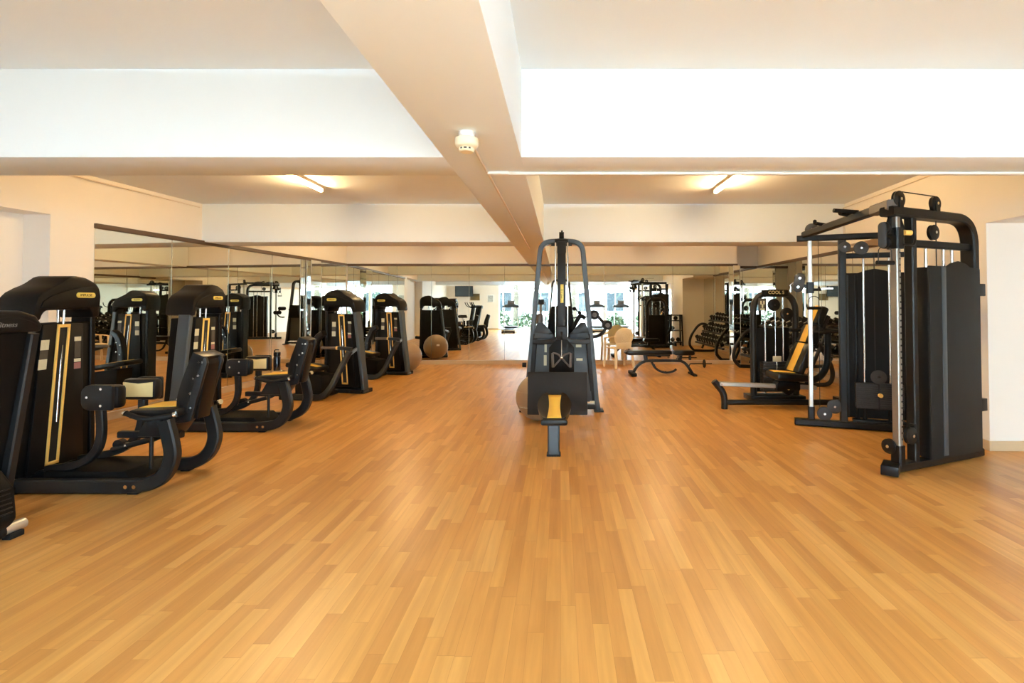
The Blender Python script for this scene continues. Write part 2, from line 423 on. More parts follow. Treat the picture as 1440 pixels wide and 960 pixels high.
# ceiling lamps (lit fluorescent battens)
def batten(x, y0, y1, label):
    r = thing('ceiling_lamp', label, 'lamp', (x, (y0+y1)/2, HCL), group='fluorescent battens on the ceiling')
    m_ = MB((x, (y0+y1)/2, HCL)); m_.box((x, (y0+y1)/2, HCL-.018), (.06, y1-y0, .036)); m_.box((x, y0+.02, HCL-.045), (.05, .04, .05)); m_.box((x, y1-.02, HCL-.045), (.05, .04, .05))
    m_.build('housing', M['lampbody'], r)
    m_ = MB((x, (y0+y1)/2, HCL)); m_.cyl((x, y0+.04, HCL-.055), (x, y1-.04, HCL-.055), .018); m_.build('tube', M['tube'], r)
batten(-2.93, 5.05, 6.28, 'lit fluorescent batten on the left of the long beam')
batten(1.93, 5.2, 6.36, 'lit fluorescent batten on the right of the long beam')
batten(-2.93, 9.2, 10.4, 'lit fluorescent batten beyond the far beam on the left')
batten(1.93, 9.2, 10.4, 'lit fluorescent batten beyond the far beam on the right')

def fill(x, y0, y1, label):  # added lamps, out of view, to lift the front bays and beam undersides
    c = (x, (y0+y1)/2, HCL); r = thing('added_fill_lamp', label, 'lamp', c, group='pendant lamps added to brighten the front bays')
    for y in (y0+.2, y1-.2):
        m_ = MB(c); m_.cyl((x, y, HCL), (x, y, HCL-.74), .006, 8); m_.build('rod', M['white'], r)
    m_ = MB(c); m_.box((x, (y0+y1)/2, HCL-.75), (.04, y1-y0, .03)); m_.build('housing', M['lampbody'], r)
    m_ = MB(c)
    for s in (-1, 1): m_.cyl((x+s*.05, y0+.02, HCL-.75), (x+s*.05, y1-.02, HCL-.75), .02)
    m_.build('tube', M['tubefill'], r)
for x, nm in ((-2.3, 'far left'), (-1.35, 'left'), (1.2, 'right'), (3.2, 'far right')):
    fill(x, -.5, .9, 'added white pendant lamp above the camera, %s of the row' % nm)
    fill(x, -3.3, -1.9, 'added white pendant lamp behind the camera by the windows, %s of the row' % nm)

# smoke detector and conduits
r = thing('smoke_detector', 'round ivory smoke detector under the beam crossing', 'smoke detector', (-.49, 2.66, HB))
m_ = MB(); m_.lathe([(.042, 0), (.042, -.035)], (0, 0, 0)); m_.cyl((-.015, -.043, -.015), (-.015, -.03, -.015), .008); m_.build('base', M['white'], r)
m_ = MB(); m_.lathe([(.05, -.03), (.062, -.036), (.062, -.066), (.054, -.078), (.04, -.083)], (0, 0, 0)); m_.build('housing', M['detector'], r)
m_ = MB(); m_.lathe([(.040, -.083), (.040, -.098), (.034, -.104), (.0, -.106)], (0, 0, 0)); sn = m_.build('sensor_cap', M['detector'], r)
for a in (-2.15, -1.57, -1.0):
    m_ = MB(); c = V3((math.cos(a)*.0402, math.sin(a)*.0402, -.0905)); m_.box(c, (.016 if a == -1.57 else .01, .003, .008), rotz(a+PI/2), bev=.001); m_.build('vent_slot', M['dark'], sn)
m_ = MB(); m_.cyl((-.492, 2.72, HB-.008), (-.492, 8.2, HB-.008), .008, 10); o = tag(m_.build('conduit', M['conduit']), 'thin beige cable conduit along the underside of the long beam', 'conduit')
r = thing('conduit', 'white cable conduit running right under the near cross beam', 'conduit', (1.7, 3.45, HB))
m_ = MB((1.7, 3.45, HB)); m_.cyl((-.47, 3.45, HB-.012), (3.9, 3.44, HB-.012), .011, 12); m_.build('pipe', M['white'], r)
m_ = MB((1.7, 3.45, HB)); m_.box((-.42, 3.45, HB-.012), (.15, .05, .022), bev=.01); m_.build('junction', M['white'], r)
for x in (1.05, 2.15, 3.2):
    m_ = MB((1.7, 3.45, HB)); m_.box((x, 3.45, HB-.013), (.03, .03, .026), bev=.006); m_.build('clip', M['white'], r)
m_ = MB(); m_.cyl((LX(5)+.012, 3.6, HCL-.06), (LX(7.3)+.012, 7.3, HCL-.06), .008, 8); tag(m_.build('cable', M['conduit']), 'thin cable along the top of the left wall', 'cable')
m_ = MB(); m_.tube([(3.895, 3.6, HCL-.06), (4.075, 7.34, HCL-.06), (4.075, 7.34, 2.3)], .008, 8); tag(m_.build('cable', M['conduit']), 'thin cable along the top of the right wall', 'cable')

# ------------------------------------------------------------------ weight tower shared by the selectorised machines
def tower(root, o, S, Nn):
    """o floor point under the slot, S unit vector to the low side, Nn unit vector out of the slotted face"""
    o, S, Nn = V3(o), V3(S), V3(Nn); Z = V3((0, 0, 1))
    def P(s, h, n=0): return o+S*s+Z*h+Nn*n
    def pr(name, m, poly, n0, t, bev, par=root, lab=None):
        k = MB(); k.prism(poly, o+Nn*n0, S, Z, Nn*t, bev); return k.build(name, m, par, lab)
    pr('shroud', M['black2'], [(-.235, .07), (.33, .07), (.225, 1.20), (-.235, 1.21)], -.24, .22, .012)
    pr('front_panel', M['black'], [(-.17, .09), (.27, .09), (.175, 1.20), (-.15, 1.20)], -.02, .022, .008)
    k = MB(); k.bar([P(.40, .015, -.06), P(.39, .06, -.06), P(.245, 1.22, -.06), P(.225, 1.30, -.08)], Nn, .13, .055); k.build('column', M['frameb'], root)
    k = MB(); k.bar([P(-.265, .015, -.09), P(-.25, .6, -.09), P(-.245, 1.34, -.09)], Nn, .17, .045); k.build('column', M['black'], root)
    k = MB(); k.bar([P(-.3, .03, -.1), P(.42, .03, -.1)], Nn, .24, .06); k.build('foot', M['frame'], root)
    # cap with two legs around an open gap
    cap = [(-.268, 1.25), (-.275, 1.42), (-.262, 1.49), (-.225, 1.53), (-.14, 1.568), (-.05, 1.578), (.0, 1.568), (.035, 1.540), (.08, 1.508), (.15, 1.475), (.205, 1.443), (.24, 1.405), (.262, 1.345), (.275, 1.235), (.222, 1.225), (.205, 1.275), (.175, 1.305), (-.165, 1.315), (-.195, 1.29), (-.205, 1.24)]
    c = pr('cap', M['black'], cap, -.27, .30, .02)
    face = [(-.255, 1.33), (-.26, 1.42), (-.248, 1.478), (-.19, 1.498), (-.08, 1.485), (.06, 1.448), (.15, 1.415), (.21, 1.375), (.235, 1.32)]
    pr('cap_face', M['black2'], face, .025, .014, .008, c)
    k = MB(); n = 10; pl = []
    cx, cz, hw, hr = -.125, 1.425, .062, .021
    for i in range(n+1): a = PI/2+PI*i/n; pl.append((cx-hw+math.cos(a)*hr, cz+math.sin(a)*hr))
    for i in range(n+1): a = -PI/2+PI*i/n; pl.append((cx+hw+math.cos(a)*hr, cz+math.sin(a)*hr))
    pl2 = pl
    k.prism(pl2, o+Nn*.038, S, Z, Nn*.004, .001); lp = k.build('logo_plate', M['logo'], root)
    right = Z.cross(Nn)
    text_mesh('logo_text', 'IMPULSE', .028, M['logotext'], P(cx, cz, .0425), right, Z, lp)
    # slot, its yellow surround, the rods and the weight stack seen in the gap
    def sl(h): return .095-.075*(h-.14)/1.05
    def quad(x0, x1, h0, h1): return [(sl(h0)+x0, h0), (sl(h0)+x1, h0), (sl(h1)+x1, h1), (sl(h1)+x0, h1)]
    pr('slot', M['dark'], quad(-.036, .036, .15, 1.18), -.005, .008, 0)
    ring = MB()
    for q in (quad(-.05, -.034, .135, 1.195), quad(.034, .05, .135, 1.195), quad(-.05, .05, 1.172, 1.197), quad(-.05, .05, .133, .158)):
        ring.prism(q, o+Nn*.0, S, Z, Nn*.014, .003)
    ring.build('slot_surround', M['yplastic'], root)
    k = MB(); k.cyl(P(sl(1.3)-.01, 1.32, -.01), P(sl(.45)-.008, .45, .006), .008, 12); k.build('guide_rod', M['chrome'], root)
    for s in (-.06, .12):
        k = MB(); k.cyl(P(s, 1.2, -.12), P(s, 1.35, -.12), .011, 12); k.build('guide_rod', M['chrome'], root)
    k = MB(); k.cyl(P(.15, 1.2, -.1), P(.15, 1.35, -.1), .004, 8); k.build('cable', M['cable'], root)
    sg = 1 if right.dot(S) < 0 else 0
    for (s0, h0, w, hh, m) in ((.165, 1.045, .062, .075, 'sticker'), (.172, .972, .060, .066, 'stickdark'), (.18, .90, .062, .076, 'sticker'), (-.10, 1.075, .056, .034, 'sticker'), (-.10, .99, .05, .13, 'stickdark'), (-.10, .905, .056, .026, 'sticker'), (-.10, .862, .056, .05, 'stickred')):
        if not sg: s0 = -.105-(1.045-h0)*.02 if s0 > 0 else .165
        k = MB(); k.prism([(s0-w/2, h0-hh/2), (s0+w/2, h0-hh/2), (s0+w/2-.006*(s0 > 0), h0+hh/2), (s0-w/2-.006*(s0 > 0), h0+hh/2)], o+Nn*.0022, S, Z, Nn*.002, 0); k.build('sticker', M[m], root, 'pale printed sticker' if m == 'sticker' else None)

def bolt(par, p, axis, r=.01, off=(0, 0, 0)):
    k = MB(off); a = V3(axis).normalized(); k.cyl(V3(p)-a*.004, V3(p)+a*.006, r, 10); return k.build('bolt', M['chrome'], par)

# ------------------------------------------------------------------ hip abductor (tower on the left, sitter faces it)
def abductor(loc, label):
    r = thing('hip_abductor_machine', label, 'exercise machine', loc, 0, 'hip abductor machines along the left mirror')
    tower(r, (0, .07, 0), (0, -1, 0), (1, 0, 0))
    for y in (-.26, .25):
        LS = .02 if y < 0 else -.02
        k = MB(); pts = spline([(-.12, y, .055), (.4, y, .055), (.80, y, .055), (.95+LS, y, .08), (1.04+LS, y, .15), (1.082+LS, y, .26), (1.07+LS, y, .37), (1.03+LS, y, .52)], 6)
        k.bar(pts, (0, 1, 0), .07, .095); k.build('leg_rail', M['frame'], r)
        s = -1 if y < 0 else 1
        k = MB(); k.box((.84, y, .012), (.07, .06, .024)); k.build('rubber_foot', M['rubber'], r)
        for x in (.80, .86): bolt(r, (x, y+s*.036, .058), (0, 1, 0), .014)
    k = MB(); k.prism([(.12, .0), (.78, .0), (.70, .075), (.12, .075)], (0, -.20, .06), (1, 0, 0), (0, 0, 1), (0, .40, 0), .01); k.build('step_platform', M['black2'], r)
    k = MB(); k.bar([(-.05, 0, .06), (.1, 0, .1), (.1, .0, .12)], (0, 1, 0), .3, .08); k.build('base_box', M['frame'], r)
    # seat and its carriage
    k = MB(); k.cyl((.76, -.02, .1), (.76, -.02, .36), .014); k.build('adjuster_rod', M['frame'], r)
    k = MB(); k.bar([(.5, 0, .355), (.98, 0, .355)], (0, 1, 0), .05, .05); k.build('cross_tube', M['frame'], r)
    k = MB(); k.prism([(.70, .36), (.95, .36), (1.05, .5), (.78, .5)], (0, -.1, 0), (1, 0, 0), (0, 0, 1), (0, .2, 0), .012); k.bar([(.99, -.29, .50), (.99, .28, .50)], (1, 0, 0), .10, .05); k.build('seat_bracket', M['frame'], r)
    k = MB(); k.box((.915, -.01, .555), (.36, .42, .066), roty(-.04), bev=.022); st = k.build('seat', M['pad'], r)
    k = MB(); k.box((.912, -.01, .5895), (.335, .23, .004), roty(-.04), bev=.001); k.build('seat_stripe', M['yellow'], st, 'yellow seat stripe')
    k = MB(); prof = spline([(1.025, .58, 0), (1.03, .66, 0), (1.055, .76, 0), (1.09, .86, 0), (1.12, .94, 0), (1.145, .995, 0)], 5)
    pf = [(p.x, p.y) for p in prof]; pl = pf+[(a+.085, b-.035) for a, b in pf[::-1]]
    k.prism(pl, (0, -.13, 0), (1, 0, 0), (0, 0, 1), (0, .23, 0), .022); k.build('backrest', M['pad'], r)
    for y in (-.125, .045):
        k = MB(); k.prism([(1.02, .46), (1.13, .48), (1.17, .64), (1.245, .91), (1.235, .955), (1.17, .955), (1.09, .7), (1.03, .55)], (0, y, 0), (1, 0, 0), (0, 0, 1), (0, .03, 0), .006); bf = k.build('back_frame', M['frame'], r)
        if y < 0:
            for (bx, bz) in ((1.215, .92), (1.185, .92), (1.185, .82), (1.15, .80), (1.125, .69), (1.075, .58), (1.13, .58)): bolt(bf, (bx, y-.001, bz), (0, 1, 0), .009)
    k = MB(); k.prism([(1.13, .50), (1.16, .49), (1.23, .90), (1.22, .94), (1.18, .94)], (0, -.095, 0), (1, 0, 0), (0, 0, 1), (0, .14, 0), .008); k.build('back_cover', M['black'], r)
    for s in (-1, 1):
        k = MB(); k.tube(fillet([(.765, s*.255, .565), (.93, s*.29, .525), (1.10, s*.245, .555)], .08), .018); h = k.build('grip', M['rubber'], r)
        for p, q in (((.76, s*.254, .566), (.747, s*.251, .569)), ((1.095, s*.246, .554), (1.112, s*.241, .559))):
            k = MB(); k.cyl(p, q, .021); k.build('end_cap', M['chrome'], h)
    # thigh pads on swinging arms
    for s in (-1, 1):
        y = s*.13
        k = MB(); pl = []
        for (cx, cz, a0) in ((.42+.06, .765-.06, PI/2), (.42+.06, .585+.06, PI), ):
            for i in range(6): a = a0+PI/2*i/5; pl.append((cx+.06*math.cos(a), cz+.06*math.sin(a)))
        pl += [(.64, .585), (.645, .60), (.645, .75), (.64, .765)]
        k.prism(pl, (0, y+s*.085, 0), (1, 0, 0), (0, 0, 1), (0, s*.03, 0), .008); ap = k.build('arm_plate', M['frame'], r)
        for (bx, bz) in ((.47, .68), (.57, .74), (.57, .62)): bolt(ap, (bx, y+s*.118, bz), (0, 1, 0), .009)
        k = MB(); k.box((.53, y+s*.04, .675), (.27, .085, .17), bev=.03); pd = k.build('thigh_pad', M['pad'], r)
        k = MB(); k.prism([(.41, .618), (.645, .618), (.645, .735), (.53, .722), (.41, .735)], (0, y-s*.006, 0), (1, 0, 0), (0, 0, 1), (0, s*.006, 0), .002); k.build('pad_face', M['cream'], pd, 'cream pad face')
        k = MB(); k.bar(spline([(.52, y+s*.06, .60), (.52, y+s*.05, .40), (.47, y+s*.04, .27), (.34, y+s*.03, .18), (.08, y, .13)], 6), (0, 1, 0), .05, .055); k.build('swing_arm', M['frame'], r)
    k = MB(); k.tube(spline([(.36, .1, .21), (.55, .1, .26), (.72, .1, .31), (.80, .08, .37)], 5), .022); fr = k.build('foot_rest', M['frame'], r)
    for x, z in ((.47, .24), (.68, .296)):
        k = MB(); k.cyl((x, .1, z), (x+.015, .1, z+.004), .026); k.build('ring', M['chrome'], fr)
    k = MB(); k.cyl((.38, .12, .24), (.38, .17, .24), .04); k.build('pulley', M['rubber'], r)
    return r
ab1 = abductor((-3.88, 3.95, 0), 'nearest hip abductor machine by the left edge, weight tower tall beside the leaning console mast')
ab2 = copy_tree(ab1); ab2.location = (-4.0, 5.73, 0); ab2['label'] = 'second hip abductor machine, the one with a black bottle on its seat'

# ------------------------------------------------------------------ leg curl / leg extension (tower behind the seat)
def leg_curl(loc, rz, label, alt=False):
    r = thing('leg_curl_machine', label, 'exercise machine', loc, rz, 'leg machines near the back left corner')
    tower(r, (0, 0, 0), (1, 0, 0), (0, -1, 0))
    k = MB(); k.bar([(.30, -.04, .02), (.30, -.04, .05), (.30, -.04, .06)], (1, 0, 0), .2, .04); k.build('base_box', M['frame'], r)
    for x, y0 in ((-.36, -.1), (.02, -.1)):
        k = MB(); k.bar([(x, -.68, .04), (x, y0, .04)], (1, 0, 0), .06, .06); k.build('floor_rail', M['frame'], r)
    k = MB(); k.prism([(-.28, .04), (.14, .04), (.16, .34), (-.30, .40)], (0, -.62, 0), (1, 0, 0), (0, 0, 1), (0, .3, 0), .015); k.build('seat_pedestal', M['black2'], r)
    k = MB(); k.box((-.20, -.47, .455), (.46, .36, .075), roty(.16), bev=.025); st = k.build('seat', M['pad'], r)
    k = MB(); k.box((-.195, -.5, .494), (.43, .11, .006), roty(.16), bev=.001); k.build('seat_stripe', M['yellow'], st, 'yellow seat stripe')
    k = MB(); k.bar(spline([(-.46, -.68, .045), (-.1, -.68, .045), (.17, -.67, .06), (.29, -.64, .17), (.37, -.57, .38), (.47, -.46, .68)], 6), (.35, .94, 0), .06, .085); k.build('c_frame', M['frame'], r)
    k = MB(); k.bar([(.44, -.46, .62), (.34, -.10, .68)], (0, 0, 1), .05, .03); k.build('brace', M['frameb'], r)
    k = MB(); k.bar(spline([(-.20, -.4, .50), (-.18, -.38, .68), (-.11, -.36, .86), (-.02, -.35, .93)], 5), (0, 1, 0), .10, .085); lv = k.build('back_support', M['pad'], r)
    for z in (.60, .74): bolt(lv, (-.2, -.455, z), (0, 1, 0), .008); bolt(lv, (-.15, -.455, z+.04), (0, 1, 0), .008)
    k = MB(); k.cyl((-.02, -.40, .72), (.22, -.40, .72), .022); rl = k.build('roller', M['gripgrey'], r)
    k = MB(); k.cyl((.22, -.40, .72), (.25, -.40, .72), .026); k.build('roller_end', M['yplastic'], rl)
    k = MB(); k.bar([(.25, -.4, .72), (.46, -.42, .71), (.46, -.45, .64)], (0, 1, 0), .05, .05); k.build('lever', M['frame'], r)
    return r
lc1 = leg_curl((-3.38, 7.87, 0), -.2, 'leg curl machine with slanted yellow striped seat, beyond the second abductor')
lc2 = copy_tree(lc1); lc2.location = (-3.33, 9.90, 0); lc2['label'] = 'leg machine farthest back on the left, a grey ball behind its tower'

# ------------------------------------------------------------------ exercise balls
def ball(x, y, R, label, dots):
    r = thing('exercise_ball', label, 'exercise ball', (x, y, 0))
    k = MB(); k.sphere((0, 0, R), R, 48); b = k.build('shell', M['ball'], r)
    k = MB()
    for h in (.72, 1.28): k.lathe([(R*math.sin(math.acos(1-h))*1.0+.0005, h*R-.004), (R*math.sin(math.acos(1-h))+.004, h*R), (R*math.sin(math.acos(1-h))*1.0+.0005, h*R+.004)], (0, 0, 0), n=48)
    k.build('ridge', M['ball'], b)
    if dots:
        k = MB(); rr = R*math.sin(math.acos(1-.72))+.002
        for i in range(16):
            a = -2.5+i*.09; k.box((rr*math.cos(a), rr*math.sin(a), R*.72-.012), (.002, .018, .006), rotz(a), bev=0)
        k.build('printed_line', M['sticker'], b)
    k = MB(); a = 1.15; k.box(((R+.001)*math.cos(a)*.98, (R+.001)*math.sin(a)*.98, R*1.2), (.004, .07, .04), rotz(a), bev=0); k.build('label_patch', M['white'], b)
    return r
ball(-.25, 6.02, .27, 'taupe exercise ball behind the board of the central pulley machine', True)
ball(-3.10, 10.35, .30, 'taupe exercise ball standing behind the farthest leg machine', False)

# ------------------------------------------------------------------ drinks bottle on the second abductor's seat
k = MB(); k.lathe([(.034, 0), (.036, .01), (.036, .15), (.03, .165), (.036, .17), (.036, .205), (.03, .21)], (0, 0, 0)); b = k.build('drinks_bottle', M['bottle'], loc=(-3.235, 5.86, .598))
tag(b, 'black drinks bottle standing on the second abductor seat', 'bottle')
k = MB(); k.tube(fillet([(-.03, 0, .2), (-.03, 0, .235), (.02, 0, .235)], .02), .006, 8); k.build('carry_loop', M['rubber'], b)

# ------------------------------------------------------------------ central lat pulldown / low row
OFF = V3((.015, 6.1, 0)); r = thing('pulley_machine', 'tall arched pulley machine with yellow striped low seat in the middle of the floor', 'exercise machine', tuple(OFF))
X0 = .015
def mb_(): return MB(OFF)
for s in (-1, 1):
    k = mb_(); pts = [(X0+s*.465, 6.52, .01), (X0+s*.45, 6.51, .1)] + fillet([(X0+s*.44, 6.51, .15), (X0+s*.26, 6.44, 2.13), (X0+s*.0, 6.44, 2.15)], .30, 10)
    k.bar(pts, (0, 1, 0), .10, .06); k.build('arch_leg', M['frameb'], r)
    k = mb_(); k.bar([(X0+s*.392, 6.50, .12), (X0+s*.33, 6.47, .98)], (0, 1, 0), .09, .06); k.build('inner_leg', M['ftblack'], r)
    k = mb_(); k.box((X0+s*.47, 6.53, .012), (.12, .18, .024)); k.build('foot_plate', M['frame'], r)
    k = mb_(); k.bar(spline([(X0+s*.36, 6.40, .895), (X0+s*.25, 6.38, .885), (X0+s*.12, 6.34, .90), (X0+s*.02, 6.33, .94)], 5), (0, 1, 0), .05, .055); br = k.build('brace', M['frame'], r)
    for z in (.845, .945): bolt(br, (X0+s*.375, 6.445, z), (0, 1, 0), .022, OFF)
    # slanted upper shroud wing, side sheet
    k = mb_(); k.prism([(s*.345, .93), (s*.30, 1.12), (s*.235, 1.12), (s*.10, .97), (s*.10, .93)], (X0, 6.42, 0), (1, 0, 0), (0, 0, 1), (0, .06, 0), .008); k.build('upper_wing', M['panel'], r)
    k = mb_(); k.prism([(s*.235, 1.125), (s*.30, 1.125), (s*.345, 1.0), (s*.345, .93)][:3]+[(s*.10, .975)], (X0, 6.405, 0), (1, 0, 0), (0, 0, 1), (0, .02, 0), .003); k.build('wing_trim', M['frame'], r)
    k = mb_(); k.cyl((X0+s*.075, 6.36, .95), (X0+s*.075, 6.36, 2.12), .011, 14); k.build('guide_rod', M['chrome'], r)
k = mb_(); k.prism([(-.385, .13), (.385, .13), (.33, .93), (-.33, .93)], (X0, 6.45, 0), (1, 0, 0), (0, 0, 1), (0, .05, 0), .006); k.build('lower_shroud', M['panel'], r)
k = mb_(); k.prism([(-.2, .9), (.2, .9), (.13, 1.33), (-.13, 1.33)], (X0, 6.68, 0), (1, 0, 0), (0, 0, 1), (0, .12, 0), .01); k.build('rear_stack_cover', M['black2'], r)
k = mb_(); k.box((X0, 6.52, .06), (.86, .09, .06)); k.build('base_beam', M['frame'], r)
k = mb_(); k.box((X0, 6.40, 1.53), (.105, .10, 1.20), bev=.01); k.build('post', M['frame'], r)
k = mb_(); k.box((X0, 6.40, 2.06), (.112, .108, .14), bev=.008); k.build('post_sleeve', M['dark'], r)
k = mb_(); k.box((X0, 6.42, 2.135), (.17, .13, .06), bev=.012); k.box((X0, 6.42, 2.10), (.26, .05, .03)); k.build('top_bracket', M['frame'], r)
k = mb_(); k.cyl((X0-.03, 6.42, 2.215), (X0+.03, 6.42, 2.215), .045); k.box((X0, 6.42, 2.19), (.035, .06, .07)); k.box((X0+.005, 6.42, 2.255), (.022, .03, .05)); k.build('top_pulley', M['dark'], r)
k = mb_(); k.box((X0+.005, 6.346, 1.485), (.038, .006, .23), bev=.0029); lp = k.build('logo_plate', M['logo'], r)
text_mesh('logo_text', 'IMPULSE', .032, M['logotext'], (X0+.005, 6.3425, 1.485), (0, 0, 1), (-1, 0, 0), lp, off=OFF)
k = mb_(); k.prism([(-.155, .52), (.155, .52), (.155, .82), (.06, .93), (-.06, .93), (-.155, .82)], (X0, 6.30, 0), (1, 0, 0), (0, 0, 1), (0, .03, 0), .006); k.build('handle_board', M['black'], r)
k = mb_(); k.box((X0, 6.32, 1.0), (.13, .06, .17), bev=.01); k.build('pulley_housing', M['frame'], r)
k = mb_(); k.cyl((X0-.012, 6.31, .965), (X0+.012, 6.31, .965), .055); k.build('pulley', M['rubber'], r)
k = mb_(); k.bar([(X0, 6.27, .50), (X0, 6.27, .40), (X0, 5.6, .30)], (1, 0, 0), .12, .08); k.build('stem', M['frame'], r)
for (x, z, w, h) in ((-.20, .80, .03, .10), (-.205, .65, .035, .13), (.215, .83, .07, .035), (.225, .66, .08, .03)):
    k = mb_(); k.box((X0+x, 6.446, z), (w, .004, h), bev=0); k.build('sticker', M['sticker'], r, 'pale printed sticker')
k = mb_(); k.box((X0+.385, 6.45, .13), (.06, .01, .02), bev=0); k.build('sticker', M['sticker'], r, 'pale printed sticker')
# foot board, rail beam, seat
k = mb_(); k.box((X0-.045, 5.33, .43), (.62, .035, .435), rotx(-.14), bev=.008); k.build('foot_board', M['board'], r)
k = mb_(); k.bar([(X0-.07, 4.62, .245), (X0-.06, 5.4, .25), (X0-.0, 6.45, .25)], (1, 0, 0), .08, .08); k.build('main_beam', M['frameb'], r)
k = mb_(); k.bar([(X0-.075, 4.63, .01), (X0-.075, 4.645, .29)], (1, 0, 0), .108, .09); k.build('front_leg', M['frameb'], r)
k = mb_(); k.box((X0-.075, 4.63, .008), (.125, .11, .016)); k.build('rubber_foot', M['rubber'], r)
k = mb_()
bm = bmesh.new(); nx, ny = 16, 12
def seat_pt(i, j, low):
    u = i/nx*2-1; v = j/ny
    w = (.105+.055*math.sin(PI*min(1, max(0, v*1.05)))**1.0)*(1 if v < .93 else 1-.25*(v-.93)/.07)
    x = X0-.07+u*w; y = 4.58+.50*v
    z = .325+.13*v+.028*abs(u)**2.2
    if low: z = .275+.125*v+.02*abs(u); x = X0-.07+u*w*.92
    return V3((x, y, z))
top = [[seat_pt(i, j, False) for i in range(nx+1)] for j in range(ny+1)]; bot = [[seat_pt(i, j, True) for i in range(nx+1)] for j in range(ny+1)]
vs_ = [p for row in top for p in row]+[p for row in bot for p in row]; W_ = nx+1; B_ = W_*(ny+1); fs_ = []
for j in range(ny):
    for i in range(nx):
        a = j*W_+i; fs_.append([a, a+1, a+W_+1, a+W_]); fs_.append([B_+a, B_+a+W_, B_+a+W_+1, B_+a+1])
for i in range(nx): fs_ += [[i, B_+i, B_+i+1, i+1], [ny*W_+i, ny*W_+i+1, B_+ny*W_+i+1, B_+ny*W_+i]]
for j in range(ny): fs_ += [[j*W_, (j+1)*W_, B_+(j+1)*W_, B_+j*W_], [j*W_+nx, B_+j*W_+nx, B_+(j+1)*W_+nx, (j+1)*W_+nx]]
k.add(vs_, fs_); st = k.build('seat', M['pad'], r, angle=60)
bm.free()
k = mb_(); vs_ = []; fs_ = []
for j in range(11):
    v = .02+.93*j/10; hw = .066-.014*math.sin(PI*v)
    for u in (-1, 1):
        x = X0-.07+u*hw; w = (.105+.055*math.sin(PI*min(1, v*1.05))); uu = abs(hw/w)
        vs_.append((x, 4.58+.5*v, .325+.13*v+.028*uu**2.2+.004))
for j in range(10): a = 2*j; fs_.append([a, a+1, a+3, a+2])
k.add(vs_, fs_)
o = k.build('seat_stripe', M['yellow'], st, 'yellow seat stripe'); sm = o.modifiers.new('thickness', 'SOLIDIFY'); sm.thickness = .004
k = mb_(); k.box((X0-.07, 4.565, .305), (.24, .05, .055), bev=.02); k.build('seat_front', M['frame'], st)
# V grip hanging in front of the board
k = MB(); tri = 1
OFG = (X0, 6.26, .70); vg = thing('v_grip_handle', 'grey V-shaped row handle hanging on the central pulley machine', 'handle', OFG)
for s in (-1, 1):
    k = MB(); k.tube(fillet([(s*.005, 0, .0), (s*.04, 0, .045), (s*.105, 0, .06), (s*.115, 0, .03)], .03, 5), .011, 10); k.tube([(s*.03, 0, -.035), (s*.10, 0, -.11)], .011, 10); k.tube([(0, 0, 0), (s*.035, 0, -.04)], .011, 10); k.build('side_bar', M['gripgrey'], vg)
    k = MB(); k.tube([(s*.112, 0, .055), (s*.105, 0, -.115)], .017, 12); k.build('grip', M['gripgrey'], vg)
k = MB(); k.sphere((0, -.004, 0), .022, 16); k.build('swivel', M['chrome'], vg)
k = MB(); k.tube([(0, 0, 0), (0, 0, .09), (0, .04, .24)], .005, 8); k.build('carabiner', M['chrome'], vg)
# far-side knee rollers and grips
k = mb_(); k.tube(spline([(X0+.36, 6.75, .93), (X0+.47, 6.78, .93), (X0+.55, 6.8, .98), (X0+.60, 6.8, 1.06)], 5), .022); k.tube([(X0+.60, 6.8, 1.06), (X0+.45, 6.8, 1.23)], .022); k.build('roller_arm', M['frame'], r)
for (x, z) in ((X0+.60, 1.08), (X0+.43, 1.215)):
    k = mb_(); k.cyl((x, 6.66, z), (x, 6.9, z), .062, 24); rl = k.build('foam_roller', M['rubber'], r)
    k = mb_(); k.cyl((x, 6.652, z), (x, 6.66, z), .03, 20); k.build('roller_end', M['gripgrey'], rl)
k = mb_(); k.tube(spline([(X0+.14, 6.60, 1.03), (X0+.2, 6.6, 1.14), (X0+.25, 6.6, 1.20), (X0+.31, 6.6, 1.17)], 5), .028); k.build('far_grip', M['rubber'], r)
k = mb_(); k.lathe([(.03, 0), (.045, .03), (.045, .12), (.03, .15), (.0, .155)], (X0-.28, 6.62, 1.08)); k.build('foam_pad', M['gripgrey'], r)
k = mb_(); k.bar([(X0-.28, 6.62, 1.1), (X0-.26, 6.6, .95)], (0, 1, 0), .03, .03); k.build('pad_stem', M['frame'], r)
k = mb_(); k.cyl((X0-.50, 6.55, .58), (X0-.45, 6.55, .58), .03); k.build('adjuster_knob', M['rubber'], r)

# ------------------------------------------------------------------ functional trainer (two angled stack wings)
OFF = V3((3.2, 4.9, 0)); ft = thing('functional_trainer', 'big black dual cable trainer with two covered weight stacks on the right', 'exercise machine', tuple(OFF))
def pulley(par, c, axis, R=.055, t=.028, m='pulley'):
    c = V3(c); a = V3(axis).normalized()
    k = mb_(); k.lathe([(R*.25, -t/2), (R*.9, -t/2), (R, -t*.38), (R*.93, 0), (R, t*.38), (R*.9, t/2), (R*.25, t/2)], c, a, 28); p = k.build('pulley', M[m], par)
    k = mb_(); k.cyl(c-a*(t/2+.012), c+a*(t/2+.012), .013, 12); k.build('axle_bolt', M['chrome'], p); return p
A = V3((2.72, 4.15, 0)); B = V3((3.72, 4.58, 0)); D = (B-A).normalized(); Nn = V3((D.y, -D.x, 0))      # front wing, Nn points to the camera side
A2 = V3((2.79, 5.72, 0)); B2 = V3((3.68, 5.40, 0)); D2 = (B2-A2).normalized(); N2 = V3((D2.y, -D2.x, 0))  # rear wing, N2 points to the camera
Z = V3((0, 0, 1))
